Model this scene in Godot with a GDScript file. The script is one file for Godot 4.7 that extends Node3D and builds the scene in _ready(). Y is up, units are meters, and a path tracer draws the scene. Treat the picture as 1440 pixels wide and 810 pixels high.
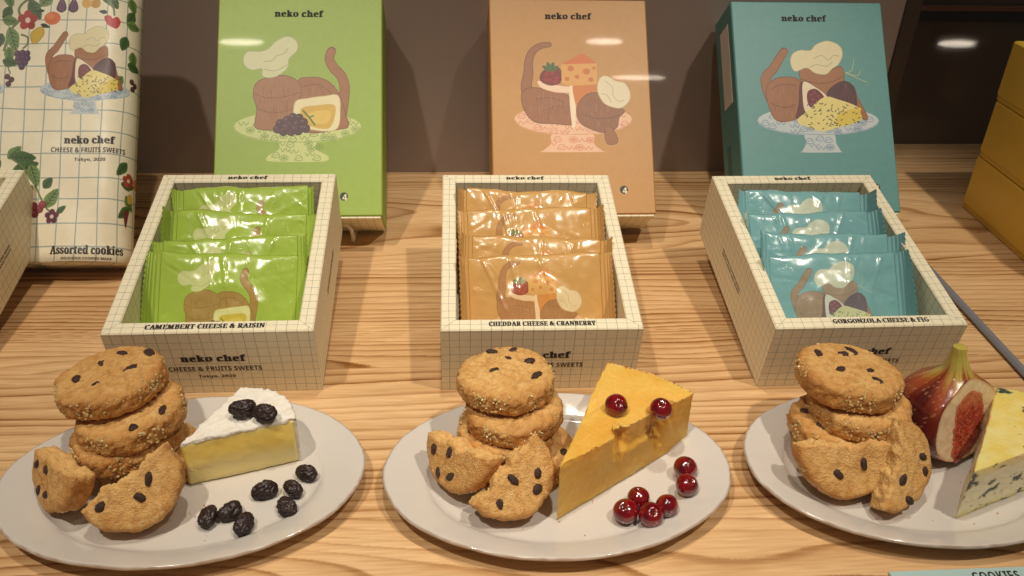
extends Node3D

# ---------------------------------------------------------------- measures (metres)
const TRAY_W := 0.11
const TRAY_D := 0.1461
const TRAY_H := 0.0475
const RIM := 0.0085
const TRAY_TILT := 10.0
const CARTON_W := 0.117
const CARTON_L := 0.164
const CARTON_T := 0.040
const LEAN := 41.0

var rng := RandomNumberGenerator.new()
var bake := 0.0      # how brown the cookie being made came out of the oven
var used := {}
var M := {}
var serif: Font
var sans: Font
var n_low := FastNoiseLite.new()
var n_mid := FastNoiseLite.new()
var n_fine := FastNoiseLite.new()
var n_ridge := FastNoiseLite.new()
var meshes := {}


func _ready() -> void:
	rng.seed = 7
	set_camera()
	set_light()
	set_tools()
	set_materials()
	build_setting()
	build_glass()
	build_trays()
	build_cartons()
	build_bag()
	build_yellow_stack()
	build_counter_things()
	build_plates()
	build_cookies()
	build_camembert()
	build_cheddar()
	build_fig()
	build_blue_cheese()
	build_berries()


# ---------------------------------------------------------------- camera and light
func set_camera() -> void:
	var cam := Camera3D.new()
	cam.name = "camera"
	cam.transform = Transform3D(Basis(Vector3(0.99735, 0.02663, 0.06766), Vector3(0.01308, 0.84970, -0.52711), Vector3(-0.07153, 0.52660, 0.84710)).orthonormalized(), Vector3(-0.051, 0.3136, 0.468))
	cam.fov = 36.405
	cam.near = 0.02
	cam.far = 20.0
	add_child(cam)
	cam.current = true


func set_light() -> void:
	var we := WorldEnvironment.new()
	we.name = "world_environment"
	var e := Environment.new()
	e.background_mode = Environment.BG_COLOR
	e.background_color = Color(0.315, 0.302, 0.285)
	e.background_energy_multiplier = 1.0
	e.tonemap_mode = Environment.TONE_MAPPER_LINEAR
	e.tonemap_exposure = 0.89
	e.sdfgi_enabled = true
	e.ssao_enabled = true
	e.ssil_enabled = true
	we.environment = e
	add_child(we)
	spot_lamp(Vector3(0.54, 1.60, 0.58), Vector3(0.19, 0.0, 0.075), 1.5, 14.5, "ceiling spot lamp above the right end of the counter")
	spot_lamp(Vector3(-0.54, 1.60, 0.58), Vector3(-0.20, 0.0, 0.075), 1.5, 14.5, "ceiling spot lamp above the left end of the counter")
	spot_lamp(Vector3(-0.02, 1.60, 0.12), Vector3(0.0, 0.0, 0.05), 0.95, 18.0, "ceiling spot lamp over the middle of the counter")


func spot_lamp(at: Vector3, aim: Vector3, energy: float, cone: float, label: String) -> void:
	var t := thing("spot_lamp", label, "lamp", at, "ceiling spot lamps over the counter")
	t.look_at_from_position(at, aim, Vector3(0, 0, -1))
	var lens := CylinderMesh.new()
	lens.top_radius = 0.034
	lens.bottom_radius = 0.034
	lens.height = 0.006
	lens.radial_segments = 32
	var gl := StandardMaterial3D.new()
	gl.albedo_color = Color(0.9, 0.85, 0.75)
	gl.emission_enabled = true
	gl.emission = Color(1.0, 0.84, 0.62)
	gl.emission_energy_multiplier = 12.0
	var lo := part("glowing_lens", lens, gl, t)
	lo.rotation.x = PI / 2
	var can := lathe([Vector2(0.0, 0.11), Vector2(0.02, 0.11), Vector2(0.036, 0.09), Vector2(0.042, 0.02), Vector2(0.042, -0.012), Vector2(0.039, -0.012), Vector2(0.037, 0.004), Vector2(0.0, 0.004)], 36)
	var c := StandardMaterial3D.new()
	c.albedo_color = Color(0.08, 0.08, 0.08)
	c.roughness = 0.5
	var ho := part("housing", can, c, t)
	ho.rotation.x = PI / 2
	var s := SpotLight3D.new()
	s.name = "light"
	s.light_color = Color(1.0, 0.955, 0.885)
	s.light_energy = energy
	s.spot_angle = cone
	s.spot_angle_attenuation = 0.6
	s.spot_range = 6.0
	s.spot_attenuation = 2.0
	s.light_size = 0.03
	s.shadow_enabled = true
	t.add_child(s)
	s.position = Vector3(0, 0, -0.0005)


# ---------------------------------------------------------------- naming
func numbered(called: String) -> String:
	var k: int = used.get(called, 0)
	used[called] = k + 1
	return called if k == 0 else "%s_%03d" % [called, k]


func thing(called: String, label: String, category: String, at := Vector3.ZERO, group := "") -> Node3D:
	var o := Node3D.new()
	o.name = numbered(called)
	add_child(o)
	o.position = at
	tag(o, label, category, group)
	return o


func tag(o: Node, label: String, category: String, group := "") -> void:
	o.set_meta("label", label)
	o.set_meta("category", category)
	if group:
		o.set_meta("group", group)


func part(called: String, mesh: Mesh, mat: Material, parent: Node) -> MeshInstance3D:
	var o := MeshInstance3D.new()
	o.mesh = mesh
	o.material_override = mat
	if parent == self:
		o.name = numbered(called)
		add_child(o)
	else:
		var k := 0
		var nm := called
		while parent.has_node(nm):
			k += 1
			nm = "%s_%03d" % [called, k]
		o.name = nm
		parent.add_child(o)
	return o


func struct(called: String, mesh: Mesh, mat: Material) -> MeshInstance3D:
	var o := part(called, mesh, mat, self)
	o.set_meta("kind", "structure")
	return o


# ---------------------------------------------------------------- mesh tools
func set_tools() -> void:
	n_low.seed = 3
	n_low.frequency = 60.0
	n_low.noise_type = FastNoiseLite.TYPE_SIMPLEX_SMOOTH
	n_low.fractal_octaves = 2
	n_mid.seed = 5
	n_mid.frequency = 220.0
	n_mid.noise_type = FastNoiseLite.TYPE_SIMPLEX_SMOOTH
	n_mid.fractal_octaves = 3
	n_fine.seed = 11
	n_fine.frequency = 700.0
	n_fine.noise_type = FastNoiseLite.TYPE_SIMPLEX_SMOOTH
	n_fine.fractal_octaves = 3
	n_ridge.seed = 23
	n_ridge.frequency = 200.0
	n_ridge.noise_type = FastNoiseLite.TYPE_SIMPLEX_SMOOTH
	n_ridge.fractal_type = FastNoiseLite.FRACTAL_RIDGED
	n_ridge.fractal_octaves = 3
	var f := SystemFont.new()
	f.font_names = PackedStringArray(["Droid Serif"])
	f.font_weight = 700
	var fv := FontVariation.new()
	fv.base_font = f
	fv.spacing_glyph = 2
	serif = fv
	var g := SystemFont.new()
	g.font_names = PackedStringArray(["Droid Sans"])
	g.font_weight = 700
	var gv := FontVariation.new()
	gv.base_font = g
	sans = gv


func surf(v: PackedVector3Array, idx: PackedInt32Array, uv := PackedVector2Array(), col := PackedColorArray(), smooth := true, closed := true) -> ArrayMesh:
	if closed:
		var vol := 0.0
		for i in range(0, idx.size(), 3):
			vol += v[idx[i]].dot(v[idx[i + 1]].cross(v[idx[i + 2]]))
		if vol > 0.0:
			for i in range(0, idx.size(), 3):
				var a := idx[i + 1]
				idx[i + 1] = idx[i + 2]
				idx[i + 2] = a
	var st := SurfaceTool.new()
	st.begin(Mesh.PRIMITIVE_TRIANGLES)
	st.set_smooth_group(0 if smooth else -1)
	var has_uv := uv.size() > 0
	var has_c := col.size() > 0
	for i in idx:
		if has_uv:
			st.set_uv(uv[i])
		if has_c:
			st.set_color(col[i])
		st.add_vertex(v[i])
	st.generate_normals()
	st.index()
	return st.commit()


func grid_idx(nu: int, nv: int, wrap: bool, base := 0) -> PackedInt32Array:
	# rows of nu points, nv rows
	var idx := PackedInt32Array()
	var last := nu if wrap else nu - 1
	for j in nv - 1:
		for i in last:
			var a := base + j * nu + i
			var b := base + j * nu + (i + 1) % nu
			var c := a + nu
			var d := b + nu
			idx.append_array([a, b, c, b, d, c])
	return idx


func lathe(prof: Array, seg: int) -> ArrayMesh:
	var v := PackedVector3Array()
	for p in prof:
		for i in seg:
			var a := TAU * i / seg
			v.append(Vector3(p.x * cos(a), p.y, p.x * sin(a)))
	return surf(v, grid_idx(seg, prof.size(), true))


func bevel_box(size: Vector3, b: float, centre := Vector3.ZERO) -> ArrayMesh:
	# a box with chamfered edges, flat shaded
	var h := size / 2
	var pts := PackedVector3Array()
	var idx := PackedInt32Array()
	var v := PackedVector3Array()
	var id := func(sx: int, sy: int, sz: int, ax: int) -> Vector3:
		var p := Vector3(sx * h.x, sy * h.y, sz * h.z)
		if ax != 0:
			p.x -= sx * b
		if ax != 1:
			p.y -= sy * b
		if ax != 2:
			p.z -= sz * b
		return p + centre
	# each corner has three points, one on each face
	var quad := func(a: Vector3, c: Vector3, d: Vector3, e: Vector3):
		var k := v.size()
		v.append_array([a, c, d, e])
		idx.append_array([k, k + 1, k + 2, k, k + 2, k + 3])
	for s in [-1, 1]:
		quad.call(id.call(s, -1, -1, 0), id.call(s, 1, -1, 0), id.call(s, 1, 1, 0), id.call(s, -1, 1, 0))
		quad.call(id.call(-1, s, -1, 1), id.call(1, s, -1, 1), id.call(1, s, 1, 1), id.call(-1, s, 1, 1))
		quad.call(id.call(-1, -1, s, 2), id.call(1, -1, s, 2), id.call(1, 1, s, 2), id.call(-1, 1, s, 2))
		for r in [-1, 1]:
			quad.call(id.call(s, r, -1, 0), id.call(s, r, 1, 0), id.call(s, r, 1, 1), id.call(s, r, -1, 1))
			quad.call(id.call(s, -1, r, 0), id.call(s, 1, r, 0), id.call(s, 1, r, 2), id.call(s, -1, r, 2))
			quad.call(id.call(-1, s, r, 1), id.call(1, s, r, 1), id.call(1, s, r, 2), id.call(-1, s, r, 2))
			for q in [-1, 1]:
				var k := v.size()
				v.append_array([id.call(s, r, q, 0), id.call(s, r, q, 1), id.call(s, r, q, 2)])
				idx.append_array([k, k + 1, k + 2])
	return convex(v, idx, centre)


func convex(v: PackedVector3Array, idx: PackedInt32Array, centre: Vector3) -> ArrayMesh:
	# flat shaded; every face is turned outwards from the centre
	for i in range(0, idx.size(), 3):
		var a := v[idx[i]]
		var n := (v[idx[i + 1]] - a).cross(v[idx[i + 2]] - a)
		if n.dot((a + v[idx[i + 1]] + v[idx[i + 2]]) / 3.0 - centre) > 0.0:
			var t := idx[i + 1]
			idx[i + 1] = idx[i + 2]
			idx[i + 2] = t
	return surf(v, idx, PackedVector2Array(), PackedColorArray(), false, false)


func extrude_mitred(prof: PackedVector2Array, length: float, gap: float) -> ArrayMesh:
	# profile (inward distance, height) run along x, ends mitred at 45 degrees; outside faces +z
	var n := prof.size()
	var v := PackedVector3Array()
	var idx := PackedInt32Array()
	for s in [-1, 1]:
		for p in prof:
			v.append(Vector3(s * (length / 2 - p.x - gap), p.y, -p.x))
	for i in n:
		var j := (i + 1) % n
		idx.append_array([i, j, n + i, j, n + j, n + i])
	var tri := Geometry2D.triangulate_polygon(prof)
	for k in range(0, tri.size(), 3):
		idx.append_array([tri[k], tri[k + 1], tri[k + 2], n + tri[k], n + tri[k + 2], n + tri[k + 1]])
	# orient each face by trial: side quads by their outward 2D normal
	var area := 0.0
	for i in n:
		area += prof[i].cross(prof[(i + 1) % n])
	var sgn := 1.0 if area > 0 else -1.0
	for i in range(0, n * 6, 3):
		var e := i / 6
		var d := prof[(e + 1) % n] - prof[e]
		var out2 := Vector2(d.y, -d.x) * sgn
		var out3 := Vector3(0, out2.y, -out2.x)
		flip_towards(v, idx, i, out3)
	for i in range(n * 6, idx.size(), 3):
		flip_towards(v, idx, i, Vector3(-1 if idx[i] < n else 1, 0, 0))
	return surf(v, idx, PackedVector2Array(), PackedColorArray(), false, false)


func flip_towards(v: PackedVector3Array, idx: PackedInt32Array, i: int, out: Vector3) -> void:
	var nn := (v[idx[i + 1]] - v[idx[i]]).cross(v[idx[i + 2]] - v[idx[i]])
	if nn.dot(out) > 0.0:
		var t := idx[i + 1]
		idx[i + 1] = idx[i + 2]
		idx[i + 2] = t


func resample(poly: PackedVector2Array, step: float) -> PackedVector2Array:
	var out := PackedVector2Array()
	for i in poly.size():
		var a := poly[i]
		var b := poly[(i + 1) % poly.size()]
		var n := maxi(1, int(round(a.distance_to(b) / step)))
		for k in n:
			out.append(a.lerp(b, float(k) / n))
	return out


func loft(outline: PackedVector2Array, h: float, bevel: float, n_side: int, caps: Array, disp: Callable, colour: Callable) -> ArrayMesh:
	# a solid over a closed outline (x, z): caps of inset rings, rounded edges, walls; disp(pos, normal) moves points, colour(pos, normal) tints them
	var n := outline.size()
	var c := Vector2.ZERO
	for p in outline:
		c += p
	c /= n
	var on := PackedVector2Array()
	var area := 0.0
	for i in n:
		area += outline[i].cross(outline[(i + 1) % n])
	for i in n:
		var d := outline[(i + 1) % n] - outline[(i + n - 1) % n]
		on.append((Vector2(d.y, -d.x) * (1.0 if area > 0 else -1.0)).normalized())
	var rows := []   # [factor k, inset, y, ny]
	for k in caps:
		rows.append([k, bevel, 0.0, -1.0])
	for a in [0.0, 0.25, 0.5, 0.75, 1.0]:
		rows.append([1.0, bevel * (1.0 - sin(a * PI / 2)), bevel * (1.0 - cos(a * PI / 2)), -cos(a * PI / 2)])
	for s in n_side:
		rows.append([1.0, 0.0, lerpf(bevel, h - bevel, float(s + 1) / (n_side + 1)), 0.0])
	for a in [0.0, 0.25, 0.5, 0.75, 1.0]:
		rows.append([1.0, bevel * (1.0 - cos(a * PI / 2)), h - bevel * (1.0 - sin(a * PI / 2)), sin(a * PI / 2)])
	for k in range(caps.size() - 1, -1, -1):
		rows.append([caps[k], bevel, h, 1.0])
	var v := PackedVector3Array()
	var col := PackedColorArray()
	for r in rows:
		for i in n:
			var to: Vector2 = outline[i] - c
			var l := to.length()
			var q: Vector2 = c + to / l * maxf(0.0, l - r[1]) * r[0]
			var nn := Vector3(on[i].x * sqrt(maxf(0.0, 1.0 - r[3] * r[3])), r[3], on[i].y * sqrt(maxf(0.0, 1.0 - r[3] * r[3])))
			var p := Vector3(q.x, r[2], q.y)
			col.append(colour.call(p, nn))
			v.append(disp.call(p, nn))
	var uv := PackedVector2Array()
	return surf(v, grid_idx(n, rows.size(), true), uv, col)


func tube(path: Array, r: float, seg := 10) -> ArrayMesh:
	var v := PackedVector3Array()
	for i in path.size():
		var d: Vector3 = (path[mini(i + 1, path.size() - 1)] - path[maxi(i - 1, 0)]).normalized()
		var a := d.cross(Vector3(0.31, 0.87, 0.38)).normalized()
		var b := d.cross(a)
		for k in seg:
			var t := TAU * k / seg
			v.append(path[i] + (a * cos(t) + b * sin(t)) * r)
	var idx := grid_idx(seg, path.size(), true)
	for e in [0, path.size() - 1]:
		v.append(path[e])
		for k in seg:
			var p: int = e * seg + k
			var q: int = e * seg + (k + 1) % seg
			idx.append_array([v.size() - 1, q, p] if e == 0 else [v.size() - 1, p, q])
	return surf(v, idx)


func smooth_path(pts: Array, per := 6) -> Array:
	var out := []
	for i in pts.size() - 1:
		var p0: Vector3 = pts[maxi(i - 1, 0)]
		var p3: Vector3 = pts[mini(i + 2, pts.size() - 1)]
		for k in per:
			out.append(pts[i].cubic_interpolate(pts[i + 1], p0, p3, float(k) / per))
	out.append(pts[-1])
	return out


func lettering(parent: Node3D, text: String, font: Font, width: float, at: Vector3, mat: Material, turn := Basis.IDENTITY, height := 0.0) -> void:
	# flat print: thin letters lying on the face whose own axes are given by turn (x along, z out)
	var t := TextMesh.new()
	t.text = text
	t.font = font
	t.font_size = 48
	t.pixel_size = 0.001
	t.depth = 0.001
	t.curve_step = 1.0
	var bb := t.get_aabb()
	var s := width / bb.size.x
	var sy := s if height == 0.0 else height / bb.size.y
	var fat := width / maxf(4.0, text.length()) * 0.075
	for k in (3 if font == serif else 1):
		var o := part("lettering", t, mat, parent)
		o.transform = Transform3D(turn * Basis.from_scale(Vector3(s, sy, 0.05)), at + turn * Vector3([0.0, fat, -fat][k], [0.0, fat * 0.3, -fat * 0.3][k], 0.00003 * k))


# ---------------------------------------------------------------- a small painter for flat print
class Painter:
	var img: Image
	var kx := 1.0
	var ky := 1.0
	var shear := 0.0
	var ox := 0.0
	var oy := 0.0

	func _init(w: int, h: int, bg: Color) -> void:
		img = Image.create(w, h, false, Image.FORMAT_RGBA8)
		img.fill(bg)

	func at(p: Vector2) -> Vector2:
		return Vector2((p.x - ox - shear * p.y) * kx, (p.y - oy) * ky)

	func poly(pts: PackedVector2Array, col: Color) -> void:
		var q := PackedVector2Array()
		var lo := 1e9
		var hi := -1e9
		for p in pts:
			var t := at(p)
			q.append(t)
			lo = minf(lo, t.y)
			hi = maxf(hi, t.y)
		var y0 := maxi(0, int(ceil(lo - 0.5)))
		var y1 := mini(img.get_height() - 1, int(floor(hi - 0.5)))
		if y1 < y0:
			return
		var rows := []
		for y in y1 - y0 + 1:
			rows.append(PackedFloat32Array())
		for i in q.size():
			var a := q[i]
			var b := q[(i + 1) % q.size()]
			if a.y > b.y:
				var t := a
				a = b
				b = t
			var s := maxi(y0, int(ceil(a.y - 0.5)))
			var e := mini(y1, int(ceil(b.y - 0.5)) - 1)
			for y in range(s, e + 1):
				rows[y - y0].append(a.x + (b.x - a.x) * (y + 0.5 - a.y) / (b.y - a.y))
		for y in rows.size():
			var xs: PackedFloat32Array = rows[y]
			xs.sort()
			for k in range(0, xs.size() - 1, 2):
				var x0 := int(round(xs[k]))
				var x1 := int(round(xs[k + 1]))
				if x1 > x0:
					img.fill_rect(Rect2i(x0, y0 + y, x1 - x0, 1), col)

	func curve(p: Array, closed: bool, per := 7) -> PackedVector2Array:
		var out := PackedVector2Array()
		var n := p.size()
		for i in (n if closed else n - 1):
			var a: Vector2 = p[(i + n - 1) % n] if closed else p[maxi(i - 1, 0)]
			var d: Vector2 = p[(i + 2) % n] if closed else p[mini(i + 2, n - 1)]
			for k in per:
				out.append(p[i].cubic_interpolate(p[(i + 1) % n], a, d, float(k) / per))
		if not closed:
			out.append(p[-1])
		return out

	static func pts(f: Array) -> Array:
		var out := []
		for i in range(0, f.size(), 2):
			out.append(Vector2(f[i], f[i + 1]))
		return out

	func blob(f: Array, col: Color, edge := Color.TRANSPARENT, w := 2.0) -> void:
		var c := curve(pts(f), true)
		poly(c, col)
		if edge.a > 0:
			c.append(c[0])
			stroke(c, w, edge)

	func line(f: Array, w: float, col: Color, taper := 1.0) -> void:
		stroke(curve(pts(f), false), w, col, taper)

	func stroke(c: PackedVector2Array, w: float, col: Color, taper := 1.0) -> void:
		for i in c.size() - 1:
			var wa := w * lerpf(1.0, taper, float(i) / c.size()) / 2
			var d := (c[i + 1] - c[i]).normalized()
			var m := Vector2(-d.y, d.x) * wa
			poly(PackedVector2Array([c[i] + m, c[i + 1] + m, c[i + 1] - m, c[i] - m]), col)
			if w > 3.0:
				ell(c[i + 1].x, c[i + 1].y, wa, wa, col, 0.0, 10)

	func ell(x: float, y: float, rx: float, ry: float, col: Color, rot := 0.0, n := 28) -> void:
		var p := PackedVector2Array()
		for i in n:
			p.append(Vector2(x, y) + Vector2(rx * cos(TAU * i / n), ry * sin(TAU * i / n)).rotated(rot))
		poly(p, col)

	func text(t: String, font: Font, x: float, y: float, w: float, h: float, col: Color, fat := 0.0) -> void:
		# centred on x, standing on y, w wide and (unless 0) h tall
		var tm := TextMesh.new()
		tm.text = t
		tm.font = font
		tm.font_size = 64
		tm.pixel_size = 0.01
		tm.depth = 0.0
		var a := tm.get_mesh_arrays()
		var v: PackedVector3Array = a[Mesh.ARRAY_VERTEX]
		var ix: PackedInt32Array = a[Mesh.ARRAY_INDEX]
		var bb := AABB(v[0], Vector3.ZERO)
		for q in v:
			bb = bb.expand(q)
		var sx := w / bb.size.x
		var sy := sx if h == 0.0 else h / bb.size.y
		for i in range(0, ix.size(), 3):
			var tri := PackedVector2Array()
			for k in 3:
				var q := v[ix[i + k]]
				tri.append(Vector2(x + (q.x - bb.get_center().x) * sx, y - (q.y - bb.position.y) * sy))
			poly(tri, col)
			if fat > 0.0:
				for e in [-fat, fat]:
					poly(PackedVector2Array([tri[0] + Vector2(e, e * 0.3), tri[1] + Vector2(e, e * 0.3), tri[2] + Vector2(e, e * 0.3)]), col)

	func leaf(x: float, y: float, l: float, w: float, ang: float, col: Color, vein: Color) -> void:
		var f := []
		for p in [Vector2(0, 0), Vector2(0.25, 0.42), Vector2(0.55, 0.45), Vector2(1, 0), Vector2(0.55, -0.45), Vector2(0.25, -0.42)]:
			var q: Vector2 = Vector2(x, y) + Vector2(p.x * l, p.y * w).rotated(ang)
			f.append_array([q.x, q.y])
		blob(f, col)
		var e := Vector2(x, y) + Vector2(l * 0.92, 0).rotated(ang)
		stroke(PackedVector2Array([Vector2(x, y), e]), maxf(0.8, w * 0.05), vein)
		for k in 4:
			for s in [-1, 1]:
				var a := Vector2(x, y) + Vector2(l * (0.18 + 0.17 * k), 0).rotated(ang)
				var b := a + Vector2(l * 0.15, s * w * 0.28).rotated(ang)
				stroke(PackedVector2Array([a, b]), maxf(0.7, w * 0.04), vein)

	func finish(w: int, h: int, mottle: float, sd: int) -> ImageTexture:
		# watercolour and paper mottling, then the smaller size
		img.resize(w, h, Image.INTERPOLATE_TRILINEAR)
		var f := FastNoiseLite.new()
		f.seed = sd
		f.frequency = 0.02
		f.fractal_octaves = 5
		f.fractal_gain = 0.6
		var g := f.get_image(w, h)
		var src := g.get_data()
		var d := PackedByteArray()
		d.resize(w * h * 4)
		for i in w * h:
			var t := src[i]
			var k := i * 4
			d[k] = 60 if t < 128 else 255
			d[k + 1] = 45 if t < 128 else 245
			d[k + 2] = 30 if t < 128 else 225
			d[k + 3] = int(absf(t - 128) * mottle)
		img.blend_rect(Image.create_from_data(w, h, false, Image.FORMAT_RGBA8, d), Rect2i(0, 0, w, h), Vector2i.ZERO)
		return ImageTexture.create_from_image(img)


func srgb(r: int, g: int, b: int) -> Color:
	return Color(r / 255.0, g / 255.0, b / 255.0)


func lin(r: int, g: int, b: int) -> Color:
	return srgb(r, g, b).srgb_to_linear()


# ---------------------------------------------------------------- materials
func std(col: Color, rough := 0.6, spec := 0.5) -> StandardMaterial3D:
	var m := StandardMaterial3D.new()
	m.albedo_color = col
	m.roughness = rough
	m.metallic_specular = spec
	return m


func noise_tex(freq: float, oct: int, size := 512, kind := FastNoiseLite.TYPE_SIMPLEX_SMOOTH) -> NoiseTexture2D:
	var t := NoiseTexture2D.new()
	t.width = size
	t.height = size
	t.seamless = true
	var f := FastNoiseLite.new()
	f.noise_type = kind
	f.frequency = freq
	f.fractal_octaves = oct
	f.seed = 9
	t.noise = f
	return t


func bump(m: StandardMaterial3D, t: Texture2D, repeats_per_metre: float, cm: float) -> void:
	m.heightmap_enabled = true
	m.heightmap_texture = t
	m.heightmap_scale = cm
	m.uv1_triplanar = true
	m.uv1_triplanar_sharpness = 4.0
	m.uv1_scale = Vector3.ONE * repeats_per_metre


func set_materials() -> void:
	var paper_noise := noise_tex(0.05, 4)
	M.ink = std(srgb(38, 30, 26), 0.7)
	M.ink_soft = std(srgb(58, 50, 44), 0.7)
	M.cream = std(srgb(240, 228, 195), 0.6)
	# wood
	var w := StandardMaterial3D.new()
	w.albedo_texture = wood_texture()
	w.roughness = 0.48
	w.metallic_specular = 0.4
	w.heightmap_enabled = false
	M.wood = w
	# squared paper
	var gp := StandardMaterial3D.new()
	gp.albedo_texture = squared_paper(512, 8, 2.3)
	gp.roughness = 0.55
	gp.uv1_triplanar = true
	gp.uv1_triplanar_sharpness = 60.0
	gp.uv1_scale = Vector3.ONE / 0.0456
	gp.uv1_offset = Vector3(0.04, 0.06, 0.03)
	M.squared = gp
	# coloured card
	for c in [["green", srgb(150, 178, 62)], ["orange", srgb(194, 142, 78)], ["teal", srgb(92, 150, 148)]]:
		var card := std(c[1], 0.5)
		bump(card, paper_noise, 30.0, 0.0012)
		M["card_" + c[0]] = card
	M.art_green = print_material(art_green(), 0.45)
	M.art_orange = print_material(art_orange(), 0.45)
	M.art_teal = print_material(art_teal(), 0.45)
	for k in ["green", "orange", "teal"]:
		var film: StandardMaterial3D = M["art_" + k].duplicate()
		var pale: Image = (film.albedo_texture as ImageTexture).get_image().duplicate()
		var reflection_veil := Image.create(704, 987, false, Image.FORMAT_RGBA8)  # haze of reflections on the glossy film, blended into the print colour
		reflection_veil.fill({"green": Color(0.80, 0.90, 0.42, 0.30), "orange": Color(0.95, 0.80, 0.52, 0.35), "teal": Color(0.72, 0.88, 0.92, 0.40)}[k])
		pale.blend_rect(reflection_veil, Rect2i(0, 0, 704, 987), Vector2i.ZERO)
		film.albedo_texture = ImageTexture.create_from_image(pale)
		film.roughness = 0.22
		film.clearcoat_enabled = true
		film.clearcoat = 1.0
		film.clearcoat_roughness = 0.04
		film.uv1_triplanar = false
		M["film_" + k] = film
	M.white_card = std(srgb(235, 230, 220), 0.6)
	M.wire = std(srgb(225, 220, 210), 0.35)
	M.bag = print_material(art_bag(), 0.42)
	M.yellow = std(srgb(240, 196, 70), 0.35)
	bump(M.yellow, paper_noise, 30.0, 0.0012)
	# back panels
	M.panel = std(srgb(150, 133, 124), 0.3, 0.5)
	bump(M.panel, noise_tex(0.01, 3), 6.0, 0.002)
	M.dark_panel = std(srgb(92, 78, 66), 0.12, 0.5)
	M.near_black = std(srgb(26, 22, 20), 0.5)
	M.edge_strip = std(srgb(64, 50, 42), 0.4)
	M.strip_wood = std(srgb(120, 82, 52), 0.5)
	# plate glaze
	var gz := std(srgb(222, 212, 198), 0.18, 0.5)
	gz.vertex_color_use_as_albedo = true
	gz.albedo_color = Color.WHITE
	gz.clearcoat_enabled = true
	gz.clearcoat = 0.7
	gz.clearcoat_roughness = 0.06
	bump(gz, noise_tex(0.012, 3), 14.0, 0.006)
	M.glaze = gz
	# food
	var ck := std(Color.WHITE, 0.72, 0.4)
	ck.vertex_color_use_as_albedo = true
	bump(ck, noise_tex(0.06, 5), 26.0, 0.044)
	ck.subsurf_scatter_enabled = true
	ck.subsurf_scatter_strength = 0.08
	M.cookie = ck
	var sg := std(srgb(222, 178, 118), 0.25, 0.6)
	sg.subsurf_scatter_enabled = true
	sg.subsurf_scatter_strength = 0.3
	M.sugar = sg
	var rs := std(srgb(64, 38, 31), 0.38, 0.5)
	bump(rs, noise_tex(0.03, 4), 60.0, 0.012)
	M.raisin = rs
	var dr := rs.duplicate()
	dr.roughness = 0.36
	dr.albedo_color = srgb(50, 34, 32)
	M.dried = dr
	var ps := std(Color.WHITE, 0.32, 0.5)
	ps.vertex_color_use_as_albedo = true
	ps.subsurf_scatter_enabled = true
	ps.subsurf_scatter_strength = 0.15
	ps.clearcoat_enabled = true
	ps.clearcoat = 0.35
	ps.clearcoat_roughness = 0.25
	M.paste = ps
	var rd := std(Color.WHITE, 0.75, 0.4)
	rd.vertex_color_use_as_albedo = true
	bump(rd, noise_tex(0.02, 4), 22.0, 0.03)
	M.rind = rd
	var ch := std(Color.WHITE, 0.52, 0.45)
	ch.vertex_color_use_as_albedo = true
	ch.subsurf_scatter_enabled = true
	ch.subsurf_scatter_strength = 0.25
	bump(ch, noise_tex(0.03, 5), 16.0, 0.03)
	M.cheddar = ch
	var bc := ch.duplicate()
	bc.roughness = 0.42
	M.blue_cheese = bc
	var cb := std(srgb(112, 14, 20), 0.14, 0.6)
	cb.clearcoat_enabled = true
	cb.clearcoat = 0.8
	cb.clearcoat_roughness = 0.1
	cb.subsurf_scatter_enabled = true
	cb.subsurf_scatter_strength = 0.2
	cb.vertex_color_use_as_albedo = true
	cb.albedo_color = Color.WHITE
	M.cranberry = cb
	var fg := std(Color.WHITE, 0.26, 0.5)
	fg.vertex_color_use_as_albedo = true
	bump(fg, noise_tex(0.03, 4), 20.0, 0.006)
	fg.clearcoat_enabled = true
	fg.clearcoat = 0.6
	fg.clearcoat_roughness = 0.12
	M.fig = fg
	var acr := std(Color(0.48, 0.49, 0.52), 0.25, 0.6)
	M.acrylic = acr
	M.crumb = std(srgb(206, 150, 84), 0.8)
	M.pale_blue = std(srgb(170, 198, 196), 0.5)


func print_material(t: Texture2D, rough: float) -> StandardMaterial3D:
	var m := StandardMaterial3D.new()
	m.albedo_texture = t
	m.texture_repeat = false
	m.roughness = rough
	return m


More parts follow.
